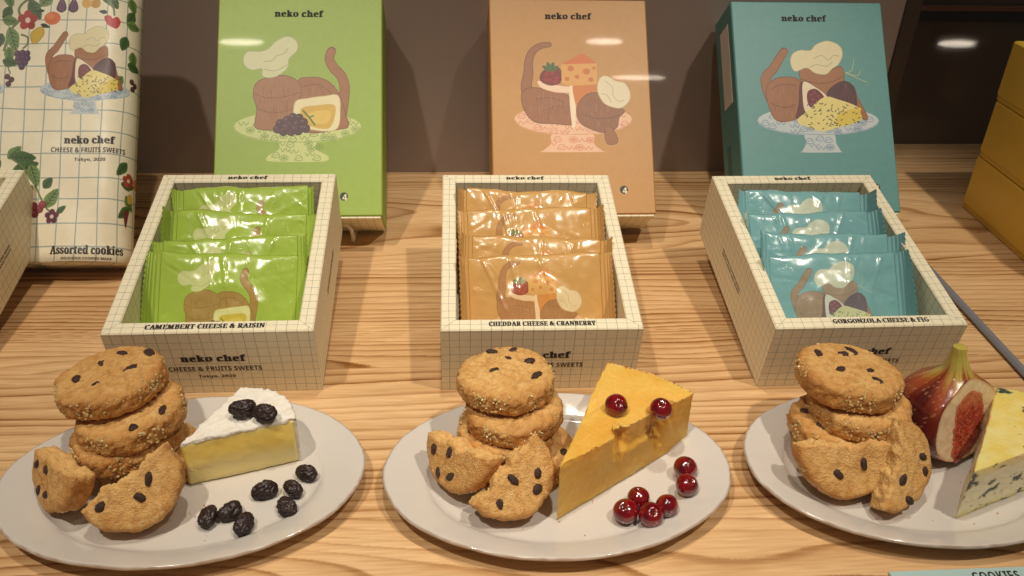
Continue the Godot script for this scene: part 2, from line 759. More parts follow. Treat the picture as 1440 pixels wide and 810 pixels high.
func wood_texture() -> ImageTexture:
	# edge-glued pine boards cut near the outside of the log: growth rings as the board plane cuts them
	var w := 2048
	var h := 1024
	var lx := 1.3 / w
	var lz := 0.65 / h
	var f := FastNoiseLite.new()
	f.seed = 4
	f.frequency = 0.005
	f.fractal_octaves = 3
	var f2 := FastNoiseLite.new()
	f2.seed = 8
	f2.frequency = 0.012
	f2.fractal_octaves = 2
	var warp := f.get_image(w / 4, h)       # stretched four times along the grain
	warp.resize(w, h, Image.INTERPOLATE_CUBIC)
	var wb := warp.get_data()
	var f3 := FastNoiseLite.new()
	f3.seed = 15
	f3.frequency = 0.35
	f3.fractal_octaves = 3
	var fib := f3.get_image(w / 16, h)
	fib.resize(w, h, Image.INTERPOLATE_BILINEAR)
	var fb := fib.get_data()
	var tone := f2.get_image(w / 8, h)
	tone.resize(w, h, Image.INTERPOLATE_CUBIC)
	var tb := tone.get_data()
	# the log's rings from pith to bark, each of its own width: pale earlywood, darkening to a latewood line, then pale at once
	var rings := PackedFloat32Array()
	rings.resize(12000)
	var rr := RandomNumberGenerator.new()
	rr.seed = 33
	var at := 0.0
	var drift := 1.0
	while at < 11990.0:
		drift = clampf(drift + rr.randf_range(-0.35, 0.35), 0.55, 1.7)
		var wid := 150.0 * drift * rr.randf_range(0.75, 1.3)
		var dark := rr.randf_range(0.45, 1.0)
		for i in int(wid) + 1:
			var t := i / wid
			if at + i < 12000:
				rings[int(at + i)] = 0.10 * t + dark * (0.25 * smoothstep(0.3, 0.8, t) + 0.65 * smoothstep(0.72, 0.9, t)) * (1.0 - smoothstep(0.94, 1.0, t))
		at += wid
	var d := PackedByteArray()
	d.resize(w * h * 3)
	var r2 := RandomNumberGenerator.new()
	r2.seed = 21
	var k := 0
	var board_h := 0.118
	var nb := int(ceil(0.65 / board_h))
	var boards := []
	for b in nb:
		boards.append([[-0.05, 0.06, 0.13, -0.06, 0.06, 0.14, -0.05][b], r2.randf_range(0.03, 0.07), r2.randf_range(-0.035, 0.035), r2.randf_range(0.0032, 0.0048), r2.randf_range(-0.35, 0.2), r2.randf_range(0, 1)])
	for y in h:
		var z := y * lz + 0.018
		var bi := mini(int(z / board_h), nb - 1)
		var q: Array = boards[bi]
		var zc: float = z - bi * board_h - q[0]
		var dep: float = q[1]
		var slope: float = q[2]
		var bt: float = q[4]
		var joint := absf(z - bi * board_h)
		var seam := 0.35 if joint < 0.0006 and bi > 0 else 0.0
		for x in w:
			var wv := (wb[k] - 128) * 0.00006
			var dd := dep + slope * x * lx + wv
			var r := sqrt(zc * zc + dd * dd) + wv * 0.35
			var v := rings[mini(11999, int(r * 36000.0))]
			v = v * (0.25 + 1.0 * tb[k] / 255.0) + (fb[k] - 128) * 0.0016 + bt * 0.10 + seam + (tb[k] - 128) * 0.0009
			v = clampf(v, -0.3, 1.0)
			var o := k * 3
			d[o] = int(clampf(216.0 - 84.0 * v, 0, 255))
			d[o + 1] = int(clampf(176.0 - 94.0 * v, 0, 255))
			d[o + 2] = int(clampf(128.0 - 92.0 * v, 0, 255))
			k += 1
	return ImageTexture.create_from_image(Image.create_from_data(w, h, false, Image.FORMAT_RGB8, d))


func squared_paper(size: int, cells: int, width: float) -> ImageTexture:
	var p := Painter.new(size * 2, size * 2, srgb(240, 229, 198))
	var r := RandomNumberGenerator.new()
	r.seed = 12
	var s := size * 2.0 / cells
	for i in cells:
		for dirn in 2:
			var c := (i + 0.5) * s + r.randf_range(-0.06, 0.06) * s
			var pts := PackedVector2Array()
			var a := r.randf_range(0, TAU)
			for k in 33:
				var t := k / 32.0
				var o := c + sin(t * TAU + a) * 3.0
				pts.append(Vector2(t * size * 2, o) if dirn == 0 else Vector2(o, t * size * 2))
			p.stroke(pts, width * 2 * r.randf_range(0.8, 1.25), srgb(128, 142, 134))
	return p.finish(size, size, 0.10, 31)


# ---------------------------------------------------------------- the print on the boxes
func new_face(bg: Color, ox: float, shear: float, wu: float) -> Painter:
	var p := Painter.new(1408, 1974, bg)
	p.ox = ox
	p.oy = -3.0
	p.shear = shear
	p.kx = 1408.0 / wu
	p.ky = 1974.0 / 722.0
	return p


func doodle(p: Painter, n: int, x0: float, x1: float, y0: float, y1: float, col: Color, sd: int, inside: Callable) -> void:
	var r := RandomNumberGenerator.new()
	r.seed = sd
	var done := []
	for i in n * 8:
		var x := r.randf_range(x0, x1)
		var y := r.randf_range(y0, y1)
		if not inside.call(Vector2(x, y)) or done.any(func(q): return Vector2((q.x - x) / 26.0, (q.y - y) / 17.0).length() < 1.0):
			continue
		done.append(Vector2(x, y))
		var kind := r.randi() % 3
		if kind == 0:
			for k in 6:
				var a := TAU * k / 6
				var c := PackedVector2Array()
				for j in 11:
					c.append(Vector2(x + cos(a) * 9 + 6 * cos(TAU * j / 10), y + sin(a) * 6 + 5 * sin(TAU * j / 10)))
				p.stroke(c, 1.5, col)
		elif kind == 1:
			p.line([x - 16, y - 5, x - 8, y + 6, x, y - 5, x + 8, y + 6, x + 16, y - 4], 2.2, col)
		else:
			p.line([x - 14, y + 6, x - 4, y - 8, x + 8, y - 7, x + 13, y + 5, x, y + 9, x - 12, y + 6], 2.0, col)
			p.line([x - 10, y + 4, x + 10, y - 3], 1.5, col)


func stand_print(p: Painter, cx: float, cy: float, rx: float, ry: float, foot: Array, fill: Color, col: Color, sd: int) -> void:
	p.blob(foot, fill)
	p.ell(cx, cy, rx, ry, fill)
	var rim := PackedVector2Array()
	for i in 41:
		var a := PI * i / 40.0
		rim.append(Vector2(cx + (rx - 3) * cos(a), cy + (ry - 3) * sin(a)))
	p.stroke(rim, 1.6, col)
	doodle(p, 34, cx - rx + 15, cx + rx - 15, cy - ry, cy + ry, col, sd, func(v): return pow((v.x - cx) / (rx - 16), 2) + pow((v.y - cy) / (ry - 9), 2) < 1.0)
	var f := Painter.pts(foot)
	var lo: Vector2 = f[0]
	var hi: Vector2 = f[0]
	for q in f:
		lo = Vector2(minf(lo.x, q.x), minf(lo.y, q.y))
		hi = Vector2(maxf(hi.x, q.x), maxf(hi.y, q.y))
	doodle(p, 10, lo.x + 22, hi.x - 22, lo.y + 12, hi.y - 12, col, sd + 1, func(v): return true)


func clay_strokes(p: Painter, x: float, y: float, rx: float, ry: float, n: int, col: Color, sd: int) -> void:
	# brush strokes that follow the round of a pot
	var r := RandomNumberGenerator.new()
	r.seed = sd
	for i in n:
		var a := r.randf_range(0, TAU)
		var f := sqrt(r.randf())
		var q := Vector2(x + rx * f * cos(a), y + ry * f * sin(a))
		var up := r.randf_range(5, 12)
		var lean := (q.x - x) / rx * 0.5
		p.stroke(PackedVector2Array([q + Vector2(-lean * up, -up), q + Vector2(lean * 0.4, 0), q + Vector2(-lean * up * 0.6, up)]), r.randf_range(1.0, 2.2), col.lightened(r.randf_range(-0.0, 0.16)) if i % 2 else col.darkened(r.randf_range(0.05, 0.16)))


func grape_bunch(p: Painter, pts: Array, r: float, a: Color, b: Color) -> void:
	for i in pts.size():
		var q: Vector2 = pts[i]
		p.ell(q.x, q.y, r, r, b)
		p.ell(q.x - r * 0.08, q.y - r * 0.08, r * 0.84, r * 0.84, a.lerp(b, 0.25 * (i % 3)))
		p.ell(q.x - r * 0.3, q.y - r * 0.35, r * 0.28, r * 0.22, a.lightened(0.18))


func badge(p: Painter, x: float, y: float) -> void:
	p.ell(x, y, 13.5, 13.5, srgb(34, 34, 26))


func art_green() -> ImageTexture:
	var p := new_face(srgb(152, 180, 64), 60, 0.028, 552)
	var brown := srgb(160, 104, 62)
	var dark := srgb(120, 72, 42)
	stand_print(p, 343, 433, 214, 53, [290, 475, 400, 475, 405, 505, 447, 528, 440, 545, 345, 548, 252, 545, 248, 528, 285, 505], srgb(206, 214, 138), srgb(122, 152, 62), 5)
	# plain earthenware: a loaf-shaped crock, a tall curved handle and a round pot
	p.line([488, 400, 494, 350, 496, 300, 482, 262, 456, 235, 441, 206, 447, 180], 36, dark, 0.9)
	p.line([488, 400, 494, 350, 496, 300, 482, 262, 456, 235, 441, 206, 447, 182], 31, brown, 0.9)
	p.blob([335, 290, 378, 268, 430, 276, 466, 306, 488, 345, 504, 395, 514, 425, 490, 440, 350, 442], brown, dark, 2.5)
	p.line([352, 300, 400, 292, 440, 312, 466, 350], 2.5, dark)
	p.blob([212, 440, 200, 415, 204, 375, 190, 330, 196, 290, 232, 270, 290, 262, 335, 280, 350, 312, 342, 350, 328, 372, 338, 410, 318, 442], brown.lightened(0.05), dark, 2.5)
	p.line([194, 322, 230, 336, 290, 334, 346, 318], 2.5, dark)
	p.line([206, 372, 250, 386, 300, 382, 330, 368], 2.5, dark)
	clay_strokes(p, 268, 352, 66, 78, 150, brown, 3)
	clay_strokes(p, 420, 340, 70, 52, 120, brown, 4)
	# cloth cap over the pot
	p.blob([216, 262, 214, 240, 180, 244, 155, 228, 150, 202, 166, 182, 205, 182, 232, 172, 258, 146, 296, 130, 326, 146, 330, 176, 304, 206, 300, 236, 270, 262, 240, 270], srgb(214, 214, 168), srgb(168, 176, 128), 2.0)
	p.line([218, 216, 246, 212, 262, 196, 286, 188, 300, 170], 2.0, srgb(150, 156, 118))
	p.line([222, 242, 262, 246, 300, 226], 2.0, srgb(150, 156, 118))
	# cheese with a white rind, a sprig and grapes
	p.blob([330, 352, 372, 338, 430, 330, 474, 328, 484, 372, 474, 440, 400, 444, 336, 420], srgb(238, 226, 178), srgb(190, 170, 110), 2.0)
	p.blob([352, 372, 400, 362, 462, 360, 466, 400, 446, 438, 390, 432, 360, 408], srgb(216, 176, 66))
	p.blob([372, 392, 420, 378, 452, 384, 440, 420, 392, 420], srgb(230, 196, 88))
	p.line([358, 378, 380, 402, 400, 426], 6, srgb(92, 116, 44))
	p.line([380, 402, 394, 396], 5, srgb(92, 116, 44))
	grape_bunch(p, Painter.pts([276, 440, 296, 448, 284, 422, 306, 412, 326, 402, 346, 404, 318, 428, 340, 424, 362, 418, 322, 448, 346, 446, 370, 438, 304, 434, 334, 440]), 15, srgb(88, 42, 52), srgb(52, 24, 34))
	badge(p, 506, 660)
	return p.finish(704, 987, 0.07, 41)


func art_orange() -> ImageTexture:
	var p := new_face(srgb(194, 142, 78), 120, -0.006, 523)
	var brown := srgb(154, 98, 62)
	var dark := srgb(106, 70, 48)
	stand_print(p, 384, 408, 196, 53, [318, 455, 440, 455, 450, 492, 474, 512, 470, 517, 282, 517, 280, 512, 306, 490], srgb(232, 186, 150), srgb(208, 124, 96), 15)
	# a tall curved handle over a round crock
	p.line([236, 330, 232, 290, 240, 252, 242, 214, 254, 180, 280, 158, 312, 152], 40, dark, 0.45)
	p.line([236, 330, 232, 290, 240, 252, 242, 214, 254, 180, 280, 158, 311, 152], 35, brown, 0.42)
	p.blob([216, 320, 250, 300, 320, 312, 372, 330, 384, 380, 380, 424, 320, 422, 256, 416, 222, 376], brown, dark, 2.5)
	p.line([262, 340, 310, 334, 356, 350], 2.5, dark)
	p.line([300, 408, 306, 372, 344, 362, 366, 390], 2.5, dark)
	clay_strokes(p, 304, 366, 72, 46, 130, brown, 6)
	# dish, fruit, cheese wedge with melting glaze
	p.blob([272, 276, 330, 290, 388, 300, 384, 316, 330, 316, 280, 300], srgb(238, 206, 176), srgb(206, 140, 110), 2.0)
	p.blob([374, 300, 392, 300, 390, 424, 378, 424], srgb(240, 216, 186))
	p.blob([284, 250, 310, 232, 346, 236, 346, 280, 312, 292, 280, 276], srgb(120, 26, 26), srgb(70, 16, 20), 2.0)
	for q in Painter.pts([300, 255, 320, 250, 334, 266, 310, 274, 296, 272, 328, 280]):
		p.ell(q.x, q.y, 8, 7, srgb(150, 34, 32))
	for a in [-2.6, -1.9, -1.2, -0.5]:
		p.leaf(314, 242, 32, 17, a, srgb(76, 104, 50), srgb(40, 60, 30))
	p.blob([390, 280, 470, 280, 488, 296, 456, 316, 440, 350, 420, 330, 404, 380, 396, 372], srgb(204, 120, 50))
	p.poly(PackedVector2Array([Vector2(350, 220), Vector2(424, 180), Vector2(470, 216), Vector2(468, 288), Vector2(372, 294), Vector2(350, 282)]), srgb(218, 160, 86))
	p.poly(PackedVector2Array([Vector2(350, 220), Vector2(424, 180), Vector2(470, 216)]), srgb(206, 110, 46))
	for q in [[382, 234, 11], [434, 244, 12], [402, 262, 8], [368, 270, 8], [448, 272, 9], [460, 232, 6]]:
		p.ell(q[0], q[1], q[2], q[2] * 0.9, srgb(198, 112, 52))
	# plain bun with a spoon of cream
	p.blob([396, 372, 420, 332, 456, 316, 500, 330, 540, 366, 556, 380, 536, 402, 526, 436, 486, 452, 440, 440, 404, 416], brown.darkened(0.06), dark, 2.5)
	clay_strokes(p, 468, 382, 60, 52, 90, brown.darkened(0.06), 8)
	p.line([412, 388, 450, 402, 500, 404, 540, 392], 2.5, dark)
	p.blob([492, 430, 514, 440, 528, 474, 520, 490, 494, 490, 486, 462], brown, dark, 2.0)
	p.blob([468, 310, 476, 270, 500, 258, 530, 276, 562, 284, 578, 316, 572, 346, 546, 368, 516, 366, 486, 350], srgb(226, 212, 178), srgb(180, 160, 120), 2.0)
	p.line([496, 276, 520, 300, 520, 326, 540, 346, 556, 340], 2.0, srgb(176, 160, 126))
	p.line([480, 320, 500, 326, 512, 350], 2.0, srgb(176, 160, 126))
	badge(p, 540, 643)
	return p.finish(704, 987, 0.07, 42)


func teal_still_life(p: Painter) -> void:
	var brown := srgb(158, 100, 58)
	var dark := srgb(112, 66, 38)
	stand_print(p, 406, 412, 206, 50, [362, 455, 450, 455, 462, 490, 474, 514, 470, 520, 348, 520, 346, 514, 360, 488], srgb(196, 204, 206), srgb(112, 140, 168), 25)
	# a tall curved handle on a round jug and its lid
	p.line([252, 340, 238, 300, 236, 262, 262, 232, 282, 200, 302, 170], 38, dark, 0.72)
	p.line([252, 340, 238, 300, 236, 262, 262, 232, 282, 200, 302, 172], 33, brown, 0.7)
	p.blob([236, 300, 268, 266, 320, 260, 352, 276, 360, 330, 340, 396, 300, 414, 262, 408, 240, 360], brown, dark, 2.5)
	clay_strokes(p, 300, 338, 50, 62, 120, brown, 10)
	clay_strokes(p, 430, 282, 66, 46, 100, brown, 12)
	p.line([256, 300, 290, 286, 336, 290], 2.5, dark)
	p.line([250, 352, 290, 366, 332, 356], 2.5, dark)
	p.blob([350, 240, 380, 226, 440, 240, 490, 222, 502, 250, 496, 300, 470, 340, 410, 340, 366, 306], brown.lightened(0.04), dark, 2.5)
	p.line([356, 268, 410, 282, 460, 276, 500, 256], 2.5, dark)
	p.blob([532, 290, 548, 340, 574, 398, 560, 408, 538, 380, 520, 330], brown, dark, 2.0)
	p.blob([336, 240, 322, 210, 330, 180, 356, 166, 392, 166, 412, 146, 452, 132, 492, 148, 502, 180, 486, 214, 464, 230, 440, 250, 404, 246, 376, 228], srgb(226, 214, 170), srgb(176, 170, 130), 2.0)
	p.line([400, 196, 430, 184, 452, 200, 470, 184, 490, 186], 2.0, srgb(168, 164, 128))
	p.line([386, 226, 410, 216, 444, 222, 466, 206], 2.0, srgb(168, 164, 128))
	# cut fig, whole fig, speckled cheese
	p.blob([348, 290, 362, 278, 372, 320, 366, 380, 330, 404, 342, 350], srgb(92, 34, 30))
	p.blob([362, 276, 400, 292, 440, 326, 436, 360, 390, 384, 362, 380, 356, 330], srgb(236, 220, 186), srgb(120, 60, 50), 2.0)
	p.blob([376, 310, 404, 302, 430, 330, 420, 356, 386, 368, 372, 344], srgb(104, 26, 34))
	for q in Painter.pts([386, 322, 398, 314, 410, 326, 392, 338, 404, 344, 418, 340, 388, 354, 406, 358]):
		p.ell(q.x, q.y, 5, 4.5, srgb(150, 50, 56))
	p.blob([440, 322, 462, 292, 500, 274, 530, 290, 540, 340, 530, 362, 470, 352], srgb(78, 36, 44), srgb(52, 22, 30), 2.0)
	for k in 4:
		p.line([506, 282, 494 + k * 9, 316, 482 + k * 16, 346], 1.6, srgb(116, 66, 70))
	p.blob([334, 412, 372, 376, 430, 330, 478, 338, 536, 360, 550, 384, 548, 410, 480, 432, 420, 448, 376, 436], srgb(232, 214, 130))
	p.blob([462, 420, 480, 386, 548, 366, 550, 384, 548, 410, 490, 430], srgb(222, 196, 76))
	var r := RandomNumberGenerator.new()
	r.seed = 77
	for k in 80:
		var x := r.randf_range(350, 545)
		var y := r.randf_range(338, 440)
		if y > 330 + absf(x - 440) * 0.36 and y < 446 - absf(x - 420) * 0.22:
			var a := r.randf_range(-1.2, 1.2)
			var d := Vector2(4.5, 0).rotated(a)
			p.stroke(PackedVector2Array([Vector2(x, y) - d, Vector2(x, y) + d]), 2.8, srgb(58, 62, 52))


func art_teal() -> ImageTexture:
	var p := new_face(srgb(92, 150, 148), 132, 0.023, 512)
	teal_still_life(p)
	for k in 3:
		p.line([508, 244, 530 + k * 18, 236 + k * 18, 540 + k * 20, 196 + k * 40], 2.0, srgb(196, 190, 130))
	badge(p, 586, 640)
	return p.finish(704, 987, 0.07, 43)


func art_bag() -> ImageTexture:
	# units: photo-sized; s runs from -220 (left) to 262 round the right-hand corner, y from 0 (top) to 400 (bottom)
	var p := Painter.new(1928, 1600, srgb(240, 230, 202))
	p.ox = -220.0
	p.kx = 4.0
	p.ky = 4.0
	var gl := srgb(150, 164, 160)
	var r := RandomNumberGenerator.new()
	r.seed = 5
	for i in 20:
		var x := -212 + i * 27.5 + r.randf_range(-2, 2)
		p.line([x, 0, x + r.randf_range(-2, 2), 130, x + r.randf_range(-2, 2), 260, x + r.randf_range(-2, 2), 400], 1.5, gl)
	for j in 14:
		var y := 15 + j * 31.0 + r.randf_range(-1.5, 1.5)
		p.line([-220, y, -60, y + r.randf_range(-2, 2), 100, y + r.randf_range(-2, 2), 262, y], 1.5, gl)
	var green := srgb(72, 104, 52)
	var green2 := srgb(112, 142, 74)
	var vein := srgb(34, 52, 34)
	var stem := srgb(104, 118, 66)
	for off in [0.0, -176.0]:
		var o: float = off
		# wreath above the picture
		p.line([o + 2, 90, o + 10, 60, o + 22, 45, o + 20, 30, o + 30, 18, o + 45, 14, o + 52, -6], 3.4, stem)
		p.line([o + 74, 14, o + 90, 10, o + 98, 4], 3.0, stem)
		p.leaf(o + 8, 56, 36, 19, 1.25, green2, vein)
		p.leaf(o + 34, 18, 32, 19, 1.0, green, vein)
		p.leaf(o + 50, 26, 30, 20, -0.95, green2, vein)
		p.leaf(o + 74, -6, 22, 14, 1.0, green, vein)
		p.leaf(o + 100, -8, 22, 14, 2.0, green2, vein)
		p.leaf(o + 136, -4, 40, 22, 0.9, green, vein)
		p.leaf(o - 4, 66, 18, 10, 2.6, green, vein)
		p.leaf(o + 56, 32, 12, 5, 3.0, vein, vein)
		p.leaf(o + 52, 52, 14, 6, 0.3, vein, vein)
		p.leaf(o + 146, 34, 12, 6, 3.3, vein, vein)
		flower(p, o + 33, 46, 12, srgb(176, 54, 44), srgb(238, 214, 196))
		flower(p, o + 122, 12, 15, srgb(222, 172, 84), srgb(240, 222, 200))
		p.ell(o + 68, 43, 11.5, 9.5, srgb(212, 104, 48))
		p.ell(o + 65, 40, 6, 4.5, srgb(224, 128, 66))
		p.blob([o + 38, 66, o + 46, 58, o + 55, 56, o + 57, 66, o + 50, 76, o + 42, 79], srgb(212, 176, 60), srgb(150, 120, 40), 0.8)
		for q in [[80, 25], [97, 25]]:
			p.blob([o + q[0], 14, o + q[0] + 5, 22, o + q[0] + 6, 30, o + q[0], 34, o + q[0] - 7, 30, o + q[0] - 5, 21], srgb(86, 50, 82), srgb(56, 30, 56), 0.8)
			for k in 3:
				p.line([o + q[0], 15, o + q[0] - 3 + k * 3, 25, o + q[0] - 2 + k * 2, 32], 0.7, srgb(140, 100, 130))
		p.line([o + 145, 16, o + 154, 26, o + 156, 38], 2.6, stem)
		p.blob([o + 142, 40, o + 150, 38, o + 154, 42, o + 160, 39, o + 165, 46, o + 160, 56, o + 152, 54, o + 146, 50], srgb(184, 42, 44))
		p.line([o + 24, 66, o + 34, 70, o + 34, 80, o + 28, 86], 2.6, stem)
		grape_bunch(p, Painter.pts([o + 21, 93, o + 28, 92, o + 35, 93, o + 23, 100, o + 30, 99, o + 36, 100, o + 26, 106, o + 33, 106, o + 29, 112]), 4.6, srgb(96, 60, 96), srgb(58, 34, 62))
		p.line([o + 4, 92, o + 10, 100, o + 10, 112, o + 14, 122], 1.8, stem)
		# sprays low on the panel
		p.leaf(o + 18, 238, 24, 16, -0.75, green2, vein)
		p.leaf(o - 4, 214, 24, 14, 1.2, green, vein)
		p.leaf(o + 22, 236, 36, 18, 0.05, green, vein)
		p.leaf(o + 24, 258, 40, 20, -0.35, green, vein)
		p.leaf(o + 50, 246, 32, 18, 1.2, green2, vein)
		p.leaf(o + 70, 278, 18, 14, -0.9, green, vein)
		p.leaf(o + 74, 304, 30, 18, -1.0, green2, vein)
		p.leaf(o + 90, 312, 16, 9, -0.7, green, vein)
		p.line([o + 20, 236, o + 40, 250, o + 56, 270, o + 72, 300, o + 84, 312], 2.2, stem)
		p.ell(o + 42, 272, 6, 6, srgb(186, 186, 110))
		p.ell(o + 50, 278, 6, 6, srgb(170, 174, 96))
		grape_bunch(p, Painter.pts([o + 58, 302, o + 66, 306, o + 60, 312, o + 70, 300]), 5.4, srgb(150, 54, 62), srgb(96, 34, 46))
		flower(p, o + 84, 316, 8.5, srgb(98, 40, 66), srgb(226, 204, 190))
		# climbing leaves by the corner
		for k in 7:
			p.leaf(o + 178 + 7 * sin(k * 1.9), 8 + k * 19, 22, 15, 1.2 + 1.1 * sin(k * 2.3), green if k % 2 else green2, vein)
		grape_bunch(p, Painter.pts([o + 186, 126, o + 192, 130, o + 188, 136]), 4.0, srgb(96, 44, 50), srgb(60, 30, 40))
		for k in 5:
			p.leaf(o + 184 + 9 * sin(k * 2.1), 240 + k * 15, 24, 14, 1.2 + 1.2 * sin(k * 1.7 + 1.0), green2 if k % 2 else green, vein)
		flower(p, o + 188, 264, 8.5, srgb(178, 66, 48), srgb(236, 206, 180))
		p.ell(o + 204, 266, 6, 8, srgb(214, 128, 58))
		p.ell(o + 192, 288, 5, 7, srgb(212, 170, 70))
		p.blob([o + 182, 306, o + 190, 306, o + 189, 318, o + 186, 328, o + 183, 318], srgb(110, 40, 44))
	# the still life, small
	var sx := 0.31
	for off in [0.0, -176.0]:
		p.kx = 4.0 * sx
		p.ky = 4.0 * 0.318
		p.ox = -(off + 120 + 220) / sx + 406
		p.oy = 132 - 54 / 0.318
		teal_still_life(p)
		p.kx = 4.0
		p.ky = 4.0
		p.ox = -220.0
		p.oy = 0.0
	var ink := srgb(40, 32, 28)
	for off in [0.0, -176.0]:
		p.text("neko chef", serif, off + 130, 218, 70, 0, ink, 0.6)
		p.text("CHEESE & FRUITS SWEETS", sans, off + 129, 230, 102, 7, ink)
		p.text("Tokyo, 2020", sans, off + 132, 243, 43, 6, ink)
		p.text("Assorted cookies", serif, off + 134, 366, 98, 12, ink, 0.5)
		p.text("DELICIOUS COOKIES MADE", sans, off + 134, 373, 66, 3, ink)
	# kraft fold at the foot
	p.poly(PackedVector2Array([Vector2(-220, 391), Vector2(262, 391), Vector2(262, 400), Vector2(-220, 400)]), srgb(176, 138, 84))
	return p.finish(964, 800, 0.07, 44)


func flower(p: Painter, x: float, y: float, r: float, col: Color, heart: Color) -> void:
	for k in 5:
		var a := TAU * k / 5 - PI / 2
		p.ell(x + cos(a) * r * 0.68, y + sin(a) * r * 0.68, r * 0.52, r * 0.48, col.darkened(0.06 * (k % 3)), a)
	p.ell(x, y, r * 0.32, r * 0.32, heart)


# ---------------------------------------------------------------- setting
func build_setting() -> void:
	# counter top: one sheet of glued pine, its grain along x
	var top := bevel_box(Vector3(2.0, 0.03, 0.86), 0.002, Vector3(0, -0.015, 0.12))
	var m: StandardMaterial3D = M.wood
	m.uv1_triplanar = true
	m.uv1_triplanar_sharpness = 30.0
	m.uv1_scale = Vector3(1.0 / 1.3, 1.0 / 0.65, 1.0 / 0.65)
	m.uv1_offset = Vector3(0.55, 0.1, 0.44)
	struct("counter_top", top, m)
	struct("counter_front", bevel_box(Vector3(1.98, 0.85, 0.03), 0.002, Vector3(0, -0.457, 0.52)), M.strip_wood)
	# back wall behind the boxes, ending in an upright edge; a dark panel further back on the right
	struct("back_wall", bevel_box(Vector3(1.32, 1.1, 0.05), 0.001, Vector3(-0.342, 0.545, -0.2513)), M.panel)
	struct("back_wall_edge", bevel_box(Vector3(0.014, 1.1, 0.056), 0.001, Vector3(0.3255, 0.545, -0.2545)), M.edge_strip)
	struct("recess_wall", bevel_box(Vector3(0.9, 1.1, 0.03), 0.001, Vector3(0.786, 0.545, -0.3025)), M.dark_panel)
	struct("recess_reflection_dark", bevel_box(Vector3(0.66, 0.0095, 0.003), 0.0005, Vector3(0.666, 0.1213, -0.286)), M.near_black)  # dark band of a reflection in the far panel, built as a strip
	struct("recess_reflection_pale", bevel_box(Vector3(0.66, 0.0045, 0.006), 0.0008, Vector3(0.666, 0.1285, -0.2845)), M.strip_wood)  # paler reflected band above it, likewise a coloured strip and no real ledge


func build_glass() -> void:
	# the slanted front glass of the showcase, and the shop's ceiling lamps that shine in it
	var t := thing("showcase_glass", "clear slanted glass front of the showcase", "glass", Vector3(0, 0.0, 0.33))
	t.rotation_degrees.x = -35.0
	var gm := StandardMaterial3D.new()
	gm.transparency = BaseMaterial3D.TRANSPARENCY_ALPHA
	gm.albedo_color = Color(0.05, 0.05, 0.05, 0.004)
	gm.roughness = 0.03
	gm.metallic_specular = 0.3
	part("pane", bevel_box(Vector3(2.0, 0.72, 0.004), 0.0005, Vector3(0, 0.362, 0)), gm, t)
	var gl := std(Color(0.9, 0.9, 0.88))
	gl.emission_enabled = true
	gl.emission = Color(1.0, 0.93, 0.84)
	gl.emission_energy_multiplier = 26.0
	var spots := [
		[Vector3(-0.738, 2.5, 1.835), "ceiling lamp of the shop, farthest left"],
		[Vector3(0.496, 2.5, 1.821), "ceiling lamp of the shop over the middle, nearer the showcase"],
		[Vector3(0.64, 2.5, 1.975), "ceiling lamp of the shop over the middle, farther from the showcase"],
		[Vector3(1.763, 2.5, 1.82), "ceiling lamp of the shop, farthest right"],
	]
	for k in 4:
		var o := thing("ceiling_lamp", spots[k][1], "lamp", spots[k][0], "ceiling lamps of the shop")
		part("housing", bevel_box(Vector3(0.15, 0.05, 0.06), 0.004, Vector3(0, 0.027, 0)), M.near_black, o)
		var bulb := SphereMesh.new()
		bulb.radius = 0.5
		bulb.height = 1.0
		var bo := part("glowing_lamp", bulb, gl, o)
		bo.scale = Vector3([0.15, 0.13, 0.20, 0.14][k], 0.016, [0.022, 0.02, 0.012, 0.026][k])
		bo.position = Vector3(0, -0.006, 0)


